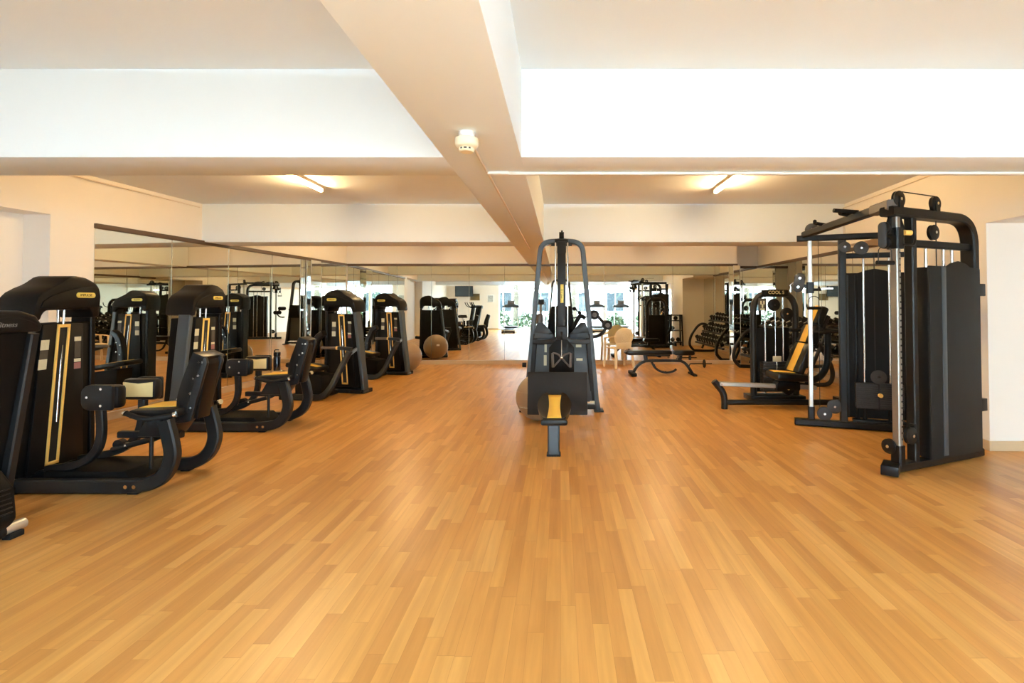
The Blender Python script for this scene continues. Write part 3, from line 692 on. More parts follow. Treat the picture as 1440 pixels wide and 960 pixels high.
def F(d, h, n=0): return A+D*d+Z*h+Nn*n
def G(d, h, n=0): return A2+D2*d+Z*h+N2*n
# --- front wing
k = mb_(); k.bar([F(-.06, .045), F(1.10, .045)], Nn, .08, .07); k.build('base_beam', M['ftblack'], ft)
k = mb_(); k.box(F(-.09, .045, .0), (.20, .12, .075), rotz(math.atan2(D.y, D.x)+.5)); k.build('foot_block', M['ftblack'], ft)
k = mb_(); k.bar([F(0, .05), F(0, .22)], Nn, .085, .07); k.build('column_boot', M['ftblack'], ft)
k = mb_(); k.bar([F(0, .18), F(0, 2.06)], Nn, .062, .05); cl = k.build('perforated_column', M['steel'], ft)
k = mb_()
for i in range(34):
    c = F(.008, .27+i*.05, .0315); k.cyl(c, c+Nn*.001, .0085, 10)
k.build('pin_holes', M['dark'], cl)
k = mb_(); k.bar([F(.19, .06), F(.19, 2.06)], Nn, .075, .06); k.build('column', M['ftblack'], ft)
pts = [F(-.10, 2.10), F(.40, 2.10)] + fillet([F(.5, 2.10), F(1.0, 2.10), F(1.0, 1.55)], .42, 10) + [F(1.0, .06)]
k = mb_(); k.bar(pts, Nn, .12, .075); k.build('arch', M['ftblack'], ft)
k = mb_(); k.bar([F(.19, 1.855), F(.98, 1.855)], Nn, .06, .06); k.build('cross_member', M['ftblack'], ft)
k = mb_(); pl = [(.30, .08), (1.0, .08), (1.0, 1.66), (.86, 1.67), (.80, 1.70), (.70, 1.72), (.60, 1.70), (.54, 1.67), (.30, 1.67)]
k.prism(pl, A+Nn*.06, D, Z, Nn*.02, .006); k.build('shroud', M['shroud'], ft)
k = mb_(); k.prism([(.30, .09), (.37, .09), (.37, 1.66), (.30, 1.66)], A-Nn*.10, D, Z, Nn*.17, .006); k.build('inner_cover', M['ftblack'], ft)
k = mb_(); k.prism([(.455, .10), (.515, .10), (.515, 1.665), (.455, 1.665)], A+Nn*.08, D, Z, Nn*.004, .002); k.build('shroud_strip', M['frameb'], ft)
for d in (.42, .66, .78):
    k = mb_(); k.cyl(F(d, .1, -.02), F(d, 1.86, -.02), .013, 12); k.build('guide_rod', M['chrome'], ft)
k = mb_(); k.cyl(F(.53, .1, 0), F(.53, 2.1, 0), .005, 8); k.build('cable', M['cable'], ft)
k = mb_(); k.bar([F(1.0, 1.56, .02), F(1.0, 1.36, .02)], Nn, .1, .03); k.box(F(1.09, 1.48, .0), (.15, .07, .11), rotz(math.atan2(D.y, D.x))); k.build('storage_peg', M['ftblack'], ft)
k = mb_(); k.bar([F(1.0, .58, .02), F(1.0, .36, .02)], Nn, .1, .03); k.box(F(1.09, .46, .0), (.15, .07, .11), rotz(math.atan2(D.y, D.x))); k.build('storage_peg', M['ftblack'], ft)
for d, h, R in ((.0, 2.20, .068), (.47, 2.20, .062), (.44, 1.955, .065), (.11, .29, .07)): pulley(ft, F(d, h, .03), Nn, R, .035, 'ftblack')
pulley(ft, F(-.03, .20, -.05), D, .06, .03, 'ftblack')
for d in (0, .47):
    k = mb_(); k.bar([F(d, 2.10, .055), F(d, 2.22, .055)], D, .05, .008); k.bar([F(d, 2.10, .005), F(d, 2.22, .005)], D, .05, .008); k.build('pulley_bracket', M['ftblack'], ft)
k = mb_(); k.tube([F(.0, 2.265, .03), F(.47, 2.262, .03)], .005, 8); k.build('cable', M['cable'], ft)
k = mb_(); k.box(F(.155, .3, .02), (.03, .05, .16), rotz(math.atan2(D.y, D.x))); k.build('low_bracket', M['ftblack'], ft)
# sliding carriage on the front column, twin pulley swung out
k = mb_(); k.bar([F(0, 1.80), F(0, 1.97)], Nn, .10, .085); cr_ = k.build('carriage', M['ftblack'], ft)
k = mb_(); k.cyl(F(.03, 1.93, .05), F(.10, 1.93, .06), .022, 16); k.build('pop_pin', M['yplastic'], cr_, 'yellow pop pin')
k = mb_(); k.tube(fillet([F(.02, 1.83, .05), F(.12, 1.83, .07), F(.14, 1.86, .07), F(.14, 1.96, .06)], .03), .010, 10); k.build('carriage_handle', M['ftblack'], cr_)
k = mb_(); k.bar([F(0, 1.93), F(-.12, 1.93)], Nn, .04, .05); k.build('pulley_arm', M['ftblack'], cr_)
PC = F(-.125, 1.90, 0)
for h in (.065, -.055): pulley(cr_, PC+Z*h, D, .048, .03, 'ftblack')
k = mb_()
q = []
for i in range(13): a = PI*i/12; q.append((math.cos(a)*.034, .075+math.sin(a)*.034))
for i in range(13): a = PI+PI*i/12; q.append((math.cos(a)*.034, -.065+math.sin(a)*.034))
k.prism([(a*(1-.25*math.exp(-(b/.04)**2)), b) for a, b in q], PC-D*.035-Nn*.0, Nn, Z, D*.012, .002); k.build('pulley_cheek', M['frameb'], cr_)
# --- rear wing
k = mb_(); k.bar([G(-.17, .045), G(.92, .045)], N2, .09, .07); k.build('base_beam', M['ftblack'], ft)
k = mb_(); k.bar([G(0, .05), G(0, .22)], N2, .07, .065); k.build('column_boot', M['ftblack'], ft)
k = mb_(); k.bar([G(0, .2), G(0, 2.06)], N2, .055, .046); k.build('smooth_column', M['alu'], ft)
k = mb_(); k.bar([G(-.13, 2.09), G(.93, 2.09)], N2, .07, .065); k.build('top_beam', M['ftblack'], ft)
k = mb_(); k.bar([G(.32, .05), G(.32, 2.06)], N2, .07, .075); k.build('column', M['frame'], ft)
k = mb_(); k.bar([G(.95, .05), G(.95, 2.06)], N2, .1, .075); k.build('column', M['ftblack'], ft)
k = mb_(); k.bar([G(.32, 1.88), G(.95, 1.88)], N2, .05, .055); k.build('cross_member', M['ftblack'], ft)
k = mb_(); pl = [(.36, .10), (.95, .10), (.95, 1.70), (.82, 1.70), (.76, 1.725), (.66, 1.745), (.56, 1.725), (.50, 1.70), (.36, 1.70)]
k.prism(pl, A2-N2*.16, D2, Z, N2*.02, .006); k.build('shroud', M['shroud'], ft)
for d0, d1 in ((.36, .40), (.46, .49), (.82, .86)):
    k = mb_(); k.prism([(d0, .1), (d1, .1), (d1, 1.68), (d0, 1.68)], A2-N2*.14, D2, Z, N2*.02, .005); k.build('shroud_rib', M['panel'] if d0 == .36 else M['ftblack'], ft)
for d in (.53, .77):
    k = mb_(); k.cyl(G(d, .12, -.03), G(d, 1.87, -.03), .012, 12); k.build('guide_rod', M['chrome'], ft)
ws = None
for i in range(12):
    k = mb_(); h = .245+i*.0225; k.box(G(.66, h, -.02), (.44, .10, .0205), rotz(math.atan2(D2.y, D2.x)), bev=.002); k.build('weight_plate', M['plate'], ft)
k = mb_(); k.bar([G(.65, .23, .033), G(.65, .52, .033)], D2, .012, .004); k.build('pin_slot', M['dark'], ft)
k = mb_(); k.cyl(G(.66, .385, .03), G(.66, .385, .07), .022, 16); k.build('stack_pin', M['yplastic'], ft, 'yellow weight pin')
for d in (.53, .77):
    k = mb_(); k.cyl(G(d, .08, -.03), G(d, .235, -.03), .022, 14); k.build('bumper', M['rubber'], ft)
k = mb_(); k.box(G(.66, .095, -.02), (.5, .10, .03), rotz(math.atan2(D2.y, D2.x))); k.build('stack_base', M['ftblack'], ft)
for d, h, R, nn in ((.65, .575, .075, .03), (.34, 1.975, .058, .045), (.50, 1.96, .072, .03), (.02, 2.185, .068, .02), (.13, .15, .075, .02), (.23, .235, .075, .02)): pulley(ft, G(d, h, nn), N2, R, .028)
k = mb_(); k.bar([G(.13, .05, .0), G(.13, .16, .0)], D2, .06, .01); k.build('pulley_bracket', M['pulley'], ft)
k = mb_(); k.tube([G(.1, 2.24, .02), G(.46, 2.25, .02)], .004, 8); k.tube([G(.085, 2.12, .02), G(.085, .17, .02)], .004, 8); k.tube([G(.62, 1.9, .03), G(.62, .6, .03)], .005, 8); k.tube([G(.29, 1.95, .045), G(.29, .26, .045)], .004, 8); k.build('cable', M['cable'], ft)
# sliding carriage on the smooth column
k = mb_(); k.bar([G(0, 1.475), G(0, 1.60)], N2, .085, .075); cr2 = k.build('carriage', M['frame'], ft)
k = mb_(); k.cyl(G(.04, 1.515, .0), G(.11, 1.515, .0), .016, 12); k.cyl(G(.09, 1.50, .0), G(.09, 1.55, 0), .012, 10); k.build('pop_pin', M['rubber'], cr2)
for d, h in ((-.105, 1.645), (-.125, 1.545)): pulley(cr2, G(d, h, .02), N2, .058, .034)
k = mb_(); k.prism([(-.16, 1.655), (-.05, 1.655), (-.07, 1.53), (-.18, 1.53)], A2+N2*.038, D2, Z, N2*.006, .002); k.build('pulley_cheek', M['pulley'], cr2)
k = mb_(); k.bar([G(-.10, 1.57), G(.0, 1.54)], N2, .04, .04); k.build('pulley_arm', M['frame'], cr2)
k = mb_(); k.tube([G(-.17, 1.60, .02), G(-.205, 1.565, .02), G(-.195, 1.54, .02), G(-.205, 1.51, .02), G(-.2, 1.49, .02)], .009, 8); k.build('snap_hook', M['chrome'], cr2)
# --- joining top beam with pull-up grips
p0 = G(-.05, 2.13); p1 = F(-.06, 2.15)
k = mb_(); k.bar([p0, p1], Z, .07, .07); k.build('top_link_beam', M['ftblack'], ft)
k = mb_(); k.bar([p0.lerp(p1, .86), p1+(p1-p0)*.02], Z, .085, .085); k.build('beam_sleeve', M['gripgrey'], ft)
mid = p0.lerp(p1, .45)
for t0, dx in ((.30, -.16), (.62, -.16)):
    c = p0.lerp(p1, t0)
    k = mb_(); k.tube(fillet([c+V3((.02, 0, .03)), c+V3((-.10, 0, .05)), c+V3((-.16, -.12, .05))], .04), .018, 10); g = k.build('pull_up_grip', M['rubber'], ft)
k = mb_(); c = p0.lerp(p1, .7); k.tube([c+V3((0, .0, .04)), c+V3((-.22, 0, .055))], .019, 10); k.build('pull_up_grip', M['rubber'], ft)
k = mb_(); k.prism([(-.13, -.02), (.13, -.02), (.07, .11), (-.07, .11)], F(.02, 1.97, -.02), D, Z, Nn*.012, .003); k.build('gusset', M['ftblack'], ft)
# stirrup handles hanging on the cables: things of their own
def stirrup(loc, label, s=1.0, m='rubber'):
    h = thing('stirrup_handle', label, 'handle', loc, .15, 'cable stirrup handles')
    k = MB(); k.tube(fillet([(-.062*s, 0, -.13*s), (-.058*s, 0, -.02), (-.02, 0, 0), (.02, 0, 0), (.058*s, 0, -.02), (.062*s, 0, -.13*s)], .02), .004, 8); k.build('strap', M['cable'], h)
    k = MB(); k.cyl((-.075*s, 0, -.13*s), (.075*s, 0, -.13*s), .017, 16); k.build('grip', M[m], h)
    return h
stirrup(tuple(PC-D*.0+Z*(-.085)), 'stirrup handle hanging high on the perforated front column')
stirrup(tuple(G(.03, 1.44, .08)), 'stirrup handle hanging on the silver rear column', 1.0)

# ------------------------------------------------------------------ leg press with arched stack frame
OFF = V3((2.8, 6.8, 0)); lp_ = thing('leg_press_machine', 'arched black leg press with yellow striped reclined seat on a silver rail', 'exercise machine', tuple(OFF))
k = mb_(); k.tube(fillet([(2.69, 7.15, .05), (2.69, 7.15, 1.52), (3.28, 7.15, 1.52), (3.28, 7.15, .05)], .28, 10), .043, 16); k.build('arch_frame', M['frame'], lp_)
k = mb_(); k.box((2.985, 7.13, 1.505), (.36, .10, .10), rotx(0), bev=.02); hp = k.build('header_plate', M['black'], lp_)
text_mesh('logo_text', 'COOL S', .062, M['cream'], (2.985, 7.077, 1.515), (1, 0, 0), (0, 0, 1), hp, off=OFF)
k = mb_(); k.box((2.985, 7.18, .06), (.75, .3, .07)); k.build('stack_base', M['frame'], lp_)
k = mb_(); k.prism([(2.74, .12), (3.23, .12), (3.23, 1.02), (2.74, 1.02)], (0, 7.24, 0), (1, 0, 0), (0, 0, 1), (0, .03, 0), .005); k.build('rear_shroud', M['black2'], lp_)
for i in range(11):
    k = mb_(); k.box((2.985, 7.16, .16+i*.038), (.36, .13, .034), bev=.004); k.build('weight_plate', M['plate'], lp_)
for x in (2.86, 3.11):
    k = mb_(); k.cyl((x, 7.16, .1), (x, 7.16, 1.48), .012, 12); k.build('guide_rod', M['chrome'], lp_)
k = mb_(); k.cyl((2.985, 7.12, .55), (2.985, 7.12, 1.4), .005, 8); k.cyl((2.985, 7.085, .2), (2.985, 7.085, .56), .009, 8); k.build('cable', M['chrome'], lp_)
pulley(lp_, (2.97, 7.13, 1.345), (0, 1, 0), .085, .04, 'ftblack'); pulley(lp_, (3.15, 7.13, 1.22), (0, 1, 0), .085, .04, 'ftblack')
k = mb_(); k.box((2.80, 7.10, 1.35), (.11, .01, .17), bev=.003); sg = k.build('instruction_plate', M['stickdark'], lp_)
for (x, z, w, h) in ((2.78, 1.375, .02, .05), (2.82, 1.375, .02, .05), (2.80, 1.33, .02, .05), (2.80, 1.285, .06, .02)):
    k = mb_(); k.box((x, 7.094, z), (w, .003, h), bev=0); k.build('printed_mark', M['sticker'], sg)
# floor beam, bent front leg, silver rail
k = mb_(); k.tube([(2.14, 6.66, .085), (3.66, 6.66, .085)], .036, 14); k.build('floor_beam', M['frame'], lp_)
k = mb_(); k.tube(spline([(2.125, 6.66, .0), (2.125, 6.66, .12), (2.10, 6.66, .22), (2.03, 6.66, .31), (1.99, 6.66, .36)], 6), .042, 14); k.build('front_leg', M['frame'], lp_)
bolt(lp_, (2.07, 6.615, .325), (0, 1, 0), .02, OFF)
k = mb_(); k.bar([(2.06, 6.66, .325), (3.30, 6.66, .275)], (0, 1, 0), .09, .05); k.build('seat_rail', M['alu'], lp_)
k = mb_(); k.bar([(3.66, 6.66, .03), (3.66, 6.66, .13)], (0, 1, 0), .4, .06); k.build('rear_foot', M['frame'], lp_)
k = mb_(); k.cyl((2.93, 6.60, .275), (2.93, 6.64, .275), .085, 28); k.box((2.93, 6.66, .30), (.32, .14, .13), bev=.03); cg = k.build('seat_carriage', M['black'], lp_)
k = mb_(); k.cyl((2.93, 6.592, .275), (2.93, 6.60, .275), .022, 14); k.build('hub_cap', M['yplastic'], cg)
for x in (2.79, 3.05): bolt(cg, (x, 6.59, .35), (0, 1, 0), .014, OFF)
k = mb_(); k.box((2.95, 6.68, .425), (.42, .42, .10), roty(.05), bev=.035); st = k.build('seat', M['pad'], lp_)
k = mb_(); k.box((2.93, 6.68, .478), (.36, .16, .008), roty(.05), bev=.002); k.build('seat_stripe', M['yellow'], st, 'yellow seat stripe')
a = math.radians(24)
for i, (s0, s1, w) in enumerate(((0.0, .40, .42), (.41, .66, .38), (.68, .93, .28))):
    c = V3((3.03, 6.69, .47)) + V3((math.sin(a), 0, math.cos(a)))*((s0+s1)/2)
    k = mb_(); k.box(c, (.10, w, s1-s0), roty(a), bev=.03); bk = k.build('backrest' if i < 2 else 'headrest', M['pad'], lp_)
    k = mb_(); k.box(c+V3((-math.cos(a), 0, math.sin(a)))*.049, (.008, w*.42, (s1-s0)*.97), roty(a), bev=.002); k.build('yellow_stripe', M['yellow'], bk, 'yellow stripe')
k = mb_(); k.bar([(3.10, 6.69, .40), (3.49, 6.69, 1.2)], (0, 1, 0), .08, .05); k.build('back_frame', M['frame'], lp_)
k = mb_(); k.tube(spline([(3.22, 6.72, .33), (3.40, 6.74, .40), (3.50, 6.75, .55), (3.52, 6.75, .80), (3.52, 6.75, 1.0)], 6), .043, 14); k.build('rear_post', M['frame'], lp_)
for s in (-1, 1):
    k = mb_(); k.tube(fillet([(3.52, 6.70+s*.26, 1.02), (3.28, 6.70+s*.30, 1.0), (3.12, 6.70+s*.28, 1.0)], .06), .020, 10); k.build('side_handle', M['rubber'], lp_)
k = mb_(); k.tube([(3.52, 6.44, 1.02), (3.52, 6.96, 1.02)], .02, 10); k.build('handle_bridge', M['frame'], lp_)
k = mb_(); k.box((2.985, 7.07, .60), (.12, .02, .08), bev=.02); k.build('sticker', M['sticker'], lp_, 'pale printed sticker')

# ------------------------------------------------------------------ dumbbell rack along the right mirror
OFF = V3((4.15, 9.7, 0)); rk = thing('dumbbell_rack', 'long black three tier dumbbell rack in front of the right mirror', 'rack', tuple(OFF))
RY0, RY1 = 8.45, 10.95
for y in (RY0, RY1):
    k = mb_(); loop = spline([(3.82, y, .04), (3.70, y, .20), (3.74, y, .45), (3.92, y, .72), (4.08, y, .80), (4.24, y, .72), (4.42, y, .42), (4.48, y, .2), (4.40, y, .045), (4.1, y, .03)], 6)
    k.tube(loop, .036, 12, closed=True); k.build('end_loop', M['frame'], rk)
    k = mb_(); k.tube([(4.05, y, .1), (4.42, y, .98)], .03, 12); k.build('upright', M['frame'], rk)
tiers = [(3.96, .33), (4.16, .64), (4.36, .94)]
for (x, z) in tiers:
    for dx in (-.09, .09):
        k = mb_(); k.bar([(x+dx, RY0, z+dx*.45), (x+dx, RY1, z+dx*.45)], (1, 0, .45), .06, .03); k.build('shelf_rail', M['frame'], rk)
def dumbbell(R):
    k = MB(); k.cur = 0
    n = 8
    for s in (-1, 1):
        k.lathe([(R*.55, s*.045), (R*.95, s*.05), (R, s*.062), (R, s*.12), (R*.95, s*.132), (R*.6, s*.136)], (0, 0, 0), (1, 0, .45), 8)
    k.cur = 1; d = V3((1, 0, .45)).normalized(); k.cyl(-d*.05, d*.05, .016, 10)
    for s in (-1, 1): k.cyl(d*s*.136, d*s*.139, R*.35, 12)
    o = k.build('dumbbell', None, mats=[M['rubber'], M['alu']]); return o
protos = {}
names = {0: 'lowest', 1: 'middle', 2: 'top'}
ordn = ['nearest', 'second', 'third', 'fourth', 'fifth', 'sixth', 'seventh', 'eighth', 'ninth', 'farthest']
for ti, (x, z) in enumerate(tiers):
    for i in range(10):
        R = .085-.0035*i-(0.012*ti) if ti else .088-.002*i
        R = max(.04, R)
        if (ti, i) not in protos:
            o = dumbbell(R); protos[(ti, i)] = o
        o.location = (x, RY0+.19+i*.236, z+.012+R+.018)
        tag(o, '%s black dumbbell on the %s tier of the rack, counted from the camera end' % (ordn[i], names[ti]), 'dumbbell', 'dumbbells on the rack')

# ------------------------------------------------------------------ adjustable bench, barbell stub
OFF = V3((1.98, 9.83, 0)); bn = thing('weight_bench', 'black flat adjustable bench with arched legs before the back mirror', 'bench', tuple(OFF))
k = mb_(); k.prism([(1.22, .43), (1.27, .475), (2.11, .475), (2.115, .40), (1.30, .39), (1.235, .41)], (0, 9.70, 0), (1, 0, 0), (0, 0, 1), (0, .27, 0), .015); k.build('back_pad', M['pad'], bn)
k = mb_(); k.prism([(2.15, .40), (2.16, .475), (2.54, .475), (2.55, .40), (2.5, .385), (2.2, .385)], (0, 9.71, 0), (1, 0, 0), (0, 0, 1), (0, .25, 0), .015); k.build('seat_pad', M['pad'], bn)
k = mb_(); k.bar(spline([(1.40, 9.83, .06), (1.47, 9.83, .17), (1.58, 9.83, .25), (1.72, 9.83, .275), (2.22, 9.83, .275), (2.34, 9.83, .255), (2.43, 9.83, .18), (2.53, 9.83, .02)], 6), (0, 1, 0), .08, .05); k.build('arched_frame', M['frame'], bn)
k = mb_(); k.box((1.38, 9.83, .035), (.10, .52, .06), bev=.012); k.build('front_foot', M['rubber'], bn)
k = mb_(); k.box((2.53, 9.83, .02), (.07, .45, .04), bev=.012); k.build('rear_foot', M['rubber'], bn)
k = mb_(); k.bar(spline([(1.74, 9.78, .26), (1.80, 9.78, .15), (1.90, 9.78, .08), (2.02, 9.78, .055), (2.14, 9.78, .075), (2.21, 9.78, .12)], 6), (0, 1, 0), .02, .04); ld = k.build('notched_ladder', M['frame'], bn)
for i in range(7):
    a_ = PI*1.12+i*.21; k = mb_(); k.box((1.99+.2*math.cos(a_)*1.05, 9.78, .262+.2*math.sin(a_)*1.0+.012), (.016, .03, .03), roty(-a_)); k.build('notch', M['frame'], ld)
k = mb_(); k.bar([(1.62, 9.83, .40), (1.64, 9.83, .28)], (0, 1, 0), .08, .07); k.bar([(1.62, 9.83, .375), (2.10, 9.83, .375)], (0, 1, 0), .06, .03); k.build('back_support', M['frame'], bn)
k = mb_(); k.bar([(2.30, 9.83, .39), (2.28, 9.83, .28)], (0, 1, 0), .08, .07); k.build('seat_support', M['frame'], bn)
for x in (2.06, 2.23): bolt(bn, (x, 9.785 if x < 2.2 else 9.705, .345 if x < 2.2 else .36), (0, 1, 0), .022, OFF)

bb = thing('barbell', 'short small bar with one thin plate lying on the floor beside the bench', 'barbell', (3.03, 10.95, 0))
k = MB(); k.cyl((-.26, 0, .09), (.20, 0, .09), .012, 12); k.build('bar', M['frame'], bb)
k = MB(); k.lathe([(.02, -.01), (.085, -.012), (.09, -.005), (.09, .005), (.085, .012), (.02, .01)], (.04, 0, .09), (1, 0, 0)); k.build('plate', M['rubber'], bb)
k = MB(); k.bar([(-.26, 0, .09), (-.30, 0, .012)], (0, 1, 0), .02, .02); k.build('end_rest', M['frame'], bb)

# ------------------------------------------------------------------ white plastic garden chair, its back to the room
ch = thing('plastic_chair', 'white plastic garden armchair facing the back mirror', 'chair', (1.27, 11.06, 0), math.radians(22))
# local: seat faces +y, back at -y
k = MB(); k.box((0, .0, .42), (.44, .42, .025), bev=.01); k.build('seat', M['whiteplastic'], ch)
k = MB(); pts = []
for i in range(25):
    a_ = -PI*.20+i/24*PI*1.40; pts.append((math.cos(a_)*.225, math.sin(a_)*.21))
k.prism(pts, (0, -.21, .655), (1, 0, 0), (0, -.18, .98), (0, .018, .003), .006); bk = k.build('backrest', M['whiteplastic'], ch)
k = MB()
for R in (.05, .09, .13): k.tube([(math.cos(t/24*2*PI)*R, -.232-.18*math.sin(t/24*2*PI)*R*1.0, .66+.98*math.sin(t/24*2*PI)*R) for t in range(24)], .004, 6, closed=True)
k.build('embossed_rings', M['whiteplastic'], bk)
k = MB(); k.prism([(-.17, .42), (.17, .42), (.19, .54), (-.19, .54)], (0, -.21, 0), (1, 0, 0), (0, 0, 1), (0, .02, 0), .006); k.build('lower_back', M['whiteplastic'], ch)
for s in (-1, 1):
    k = MB(); k.bar(spline([(s*.21, -.22, .68), (s*.25, -.08, .655), (s*.26, .1, .64), (s*.25, .20, .61)], 5), (1, 0, 0), .05, .022); k.build('armrest', M['whiteplastic'], ch)
    k = MB(); k.bar([(s*.25, .19, .615), (s*.235, .20, .42), (s*.25, .23, .0)], (1, 0, 0), .045, .04); k.build('leg', M['whiteplastic'], ch)
    k = MB(); k.bar([(s*.19, -.20, .43), (s*.215, -.24, .0)], (1, 0, 0), .055, .045); k.build('leg', M['whiteplastic'], ch)

# ------------------------------------------------------------------ upright bikes in a row by the left alcove (only the first is in front of the lens)
def bike(loc, label):
    r = thing('exercise_bike', label, 'exercise bike', loc, 0, 'exercise bikes by the left wall')
    # local x: rider on -x faces +x; mast leans to +x
    k = MB(); k.prism([(-.50, .06), (.13, .06), (.185, .12), (.165, .30), (.09, .40), (-.10, .50), (-.30, .45), (-.48, .28)], (0, -.10, 0), (1, 0, 0), (0, 0, 1), (0, .22, 0), .035, 3); sh = k.build('drive_cover', M['black2'], r)
    for i in range(6):
        k = MB(); k.box((.178-.004*i, 0, .17+.026*i), (.012, .17, .008), roty(-.2), bev=.003); k.build('vent_rib', M['frame'], sh)
    for s in (-1, 1):
        k = MB(); k.bar(spline([(-.05, s*.106, .1), (.05, s*.106, .22), (.0, s*.106, .36), (-.18, s*.106, .46)], 5), (0, 1, 0), .012, .03); k.build('silver_trim', M['alu'], sh)
    k = MB(); k.cyl((.12, -.25, .06), (.12, .20, .06), .03, 16); sb = k.build('stabilizer', M['alu'], r)
    k = MB(); k.cyl((.12, .03, .06), (.12, .075, .06), .04, 16); k.build('collar', M['rubber'], sb)
    for y in (-.2, .14):
        k = MB(); k.box((.125, y, .017), (.05, .08, .034)); k.build('rubber_foot', M['rubber'], sb)
    k = MB(); k.cyl((-.62, -.25, .05), (-.62, .25, .05), .03, 16); k.build('stabilizer', M['alu'], r)
    # leaning slab mast with console head
    k = MB(); k.prism([(-.10, .24), (.00, .20), (.17, 1.20), (.12, 1.24), (.06, 1.22)], (0, -.2, 0), (1, 0, 0), (0, 0, 1), (0, .37, 0), .02, 3); ms = k.build('mast', M['black2'], r)
    k = MB(); k.bar([(.01, .185, .22), (.155, .185, 1.18)], (0, 1, 0), .05, .07); k.build('mast_edge', M['frame'], ms)
    k = MB(); hd = [(-.24, 1.19), (.195, 1.19), (.205, 1.225), (.165, 1.285), (.08, 1.315), (-.08, 1.315), (-.20, 1.285)]
    k.prism([(y, z) for y, z in hd], (.04, 0, 0), (0, 1, 0), (0, 0, 1), (.17, 0, 0), .015, 3); hdo = k.build('console', M['black'], r)
    for j in range(2):
        k = MB(); k.bar(spline([(.212, -.2, 1.270-.02*j), (.212, 0, 1.295-.02*j), (.212, .11, 1.281-.02*j), (.212, .175, 1.240-.012*j)], 5), (1, 0, 0), .004, .004); k.build('ridge', M['rubber'], hdo)
    text_mesh('logo_text', 'LifeFitness', .04, M['pulley2'], (.2115, -.03, 1.235), (0, 1, 0), (0, 0, 1), hdo, shear=.3)
    k = MB(); k.box((.115, -.04, 1.02), (.004, .17, .10), roty(.17), bev=.0); k.build('sticker', M['sticker'], ms)
    for s in (-1, 1):
        k = MB(); k.tube(spline([(.1, s*.12, 1.2), (-.05, s*.22, 1.25), (-.15, s*.24, 1.33), (-.2, s*.22, 1.44)], 5), .016, 10); k.build('handlebar', M['rubber'], r)
    k = MB(); k.cyl((-.46, 0, .4), (-.56, 0, .82), .03); k.build('seat_post', M['alu'], r)
    k = MB(); k.prism([(-.72, -.11), (-.62, -.13), (-.45, -.05), (-.36, 0), (-.45, .05), (-.62, .13), (-.72, .11)], (0, 0, .82), (1, 0, 0), (0, 1, 0), (0, 0, .07), .025); k.build('saddle', M['pad'], r)
    for s in (-1, 1):
        k = MB(); k.bar([(-.2, s*.12, .3), (-.2+s*.12, s*.13, .3-s*.1)], (0, 1, 0), .02, .03); k.box((-.2+s*.12, s*.17, .3-s*.1), (.09, .09, .03)); k.build('pedal', M['frame'], r)
    return r
bk1 = bike((-3.30, 2.86, 0), 'exercise bike cut off by the left edge, dark leaning mast and silver floor tube')
for i, y in enumerate((1.7, .55)):
    c = copy_tree(bk1); c.location = (-3.75, y, 0); c['label'] = ('exercise bike behind the camera, next to the one at the left edge', 'exercise bike nearest the window wall behind the camera')[i]

# ------------------------------------------------------------------ behind the camera, seen in the mirrors
def treadmill(loc, label):
    r = thing('treadmill', label, 'treadmill', loc, 0, 'treadmills by the window wall')
    k = MB(); k.box((0, -.8, .14), (.62, 1.75, .07), bev=.015); k.build('deck', M['alu'], r)
    k = MB(); k.box((0, -.75, .179), (.46, 1.6, .01), bev=.003); k.build('belt', M['rubber'], r)
    for s in (-1, 1):
        k = MB(); k.box((s*.30, -.8, .17), (.09, 1.75, .05), bev=.012); k.build('side_rail', M['white'], r)
        k = MB(); k.bar([(s*.36, -1.25, .12), (s*.33, -1.45, 1.22)], (1, 0, 0), .05, .09); k.build('upright', M['alu'], r)
        k = MB(); k.tube(fillet([(s*.33, -1.44, 1.15), (s*.34, -1.1, 1.12), (s*.34, -.95, 1.08)], .05), .02, 10); k.build('handrail', M['frame'], r)
        k = MB(); k.box((s*.27, -.02, .05), (.08, .1, .1)); k.build('foot', M['rubber'], r)
    k = MB(); k.box((0, -.02, .10), (.60, .12, .14), bev=.02); k.build('end_cap', M['frame'], r)
    k = MB(); k.box((0, -1.45, .2), (.66, .5, .16), bev=.05); k.build('motor_cover', M['frame'], r)
    k = MB(); k.prism([(-.42, 1.20), (.42, 1.20), (.40, 1.30), (.22, 1.36), (-.22, 1.36), (-.40, 1.30)], (0, -1.48, 0), (1, 0, 0), (0, 0, 1), (0, .14, 0), .02); cn = k.build('console', M['pulley'], r)
    k = MB(); k.box((0, -1.44, 1.45), (.34, .08, .22), bev=.03); k.build('display', M['gripgrey'], cn)
    return r
tm = treadmill((-2.45, -.9, 0), 'treadmill behind the camera on the left, facing the windows')
for x, y, l in ((1.85, -1.35, 'middle treadmill behind the camera, facing the windows'), (3.05, -1.2, 'treadmill behind the camera on the right, facing the windows')):
    c = copy_tree(tm); c.location = (x, y, 0); c['label'] = l
el = thing('elliptical_trainer', 'elliptical trainer behind the camera by the windows', 'elliptical trainer', (-1.0, -2.6, 0))
k = MB(); k.box((0, 0, .15), (.4, 1.4, .2), bev=.05); k.build('base', M['frame'], el)
k = MB(); k.bar([(0, -.5, .2), (0, -.45, 1.35)], (1, 0, 0), .14, .10); k.build('mast', M['gripgrey'], el)
k = MB(); k.box((0, -.42, 1.48), (.36, .1, .28), bev=.04); k.build('console', M['frame'], el)
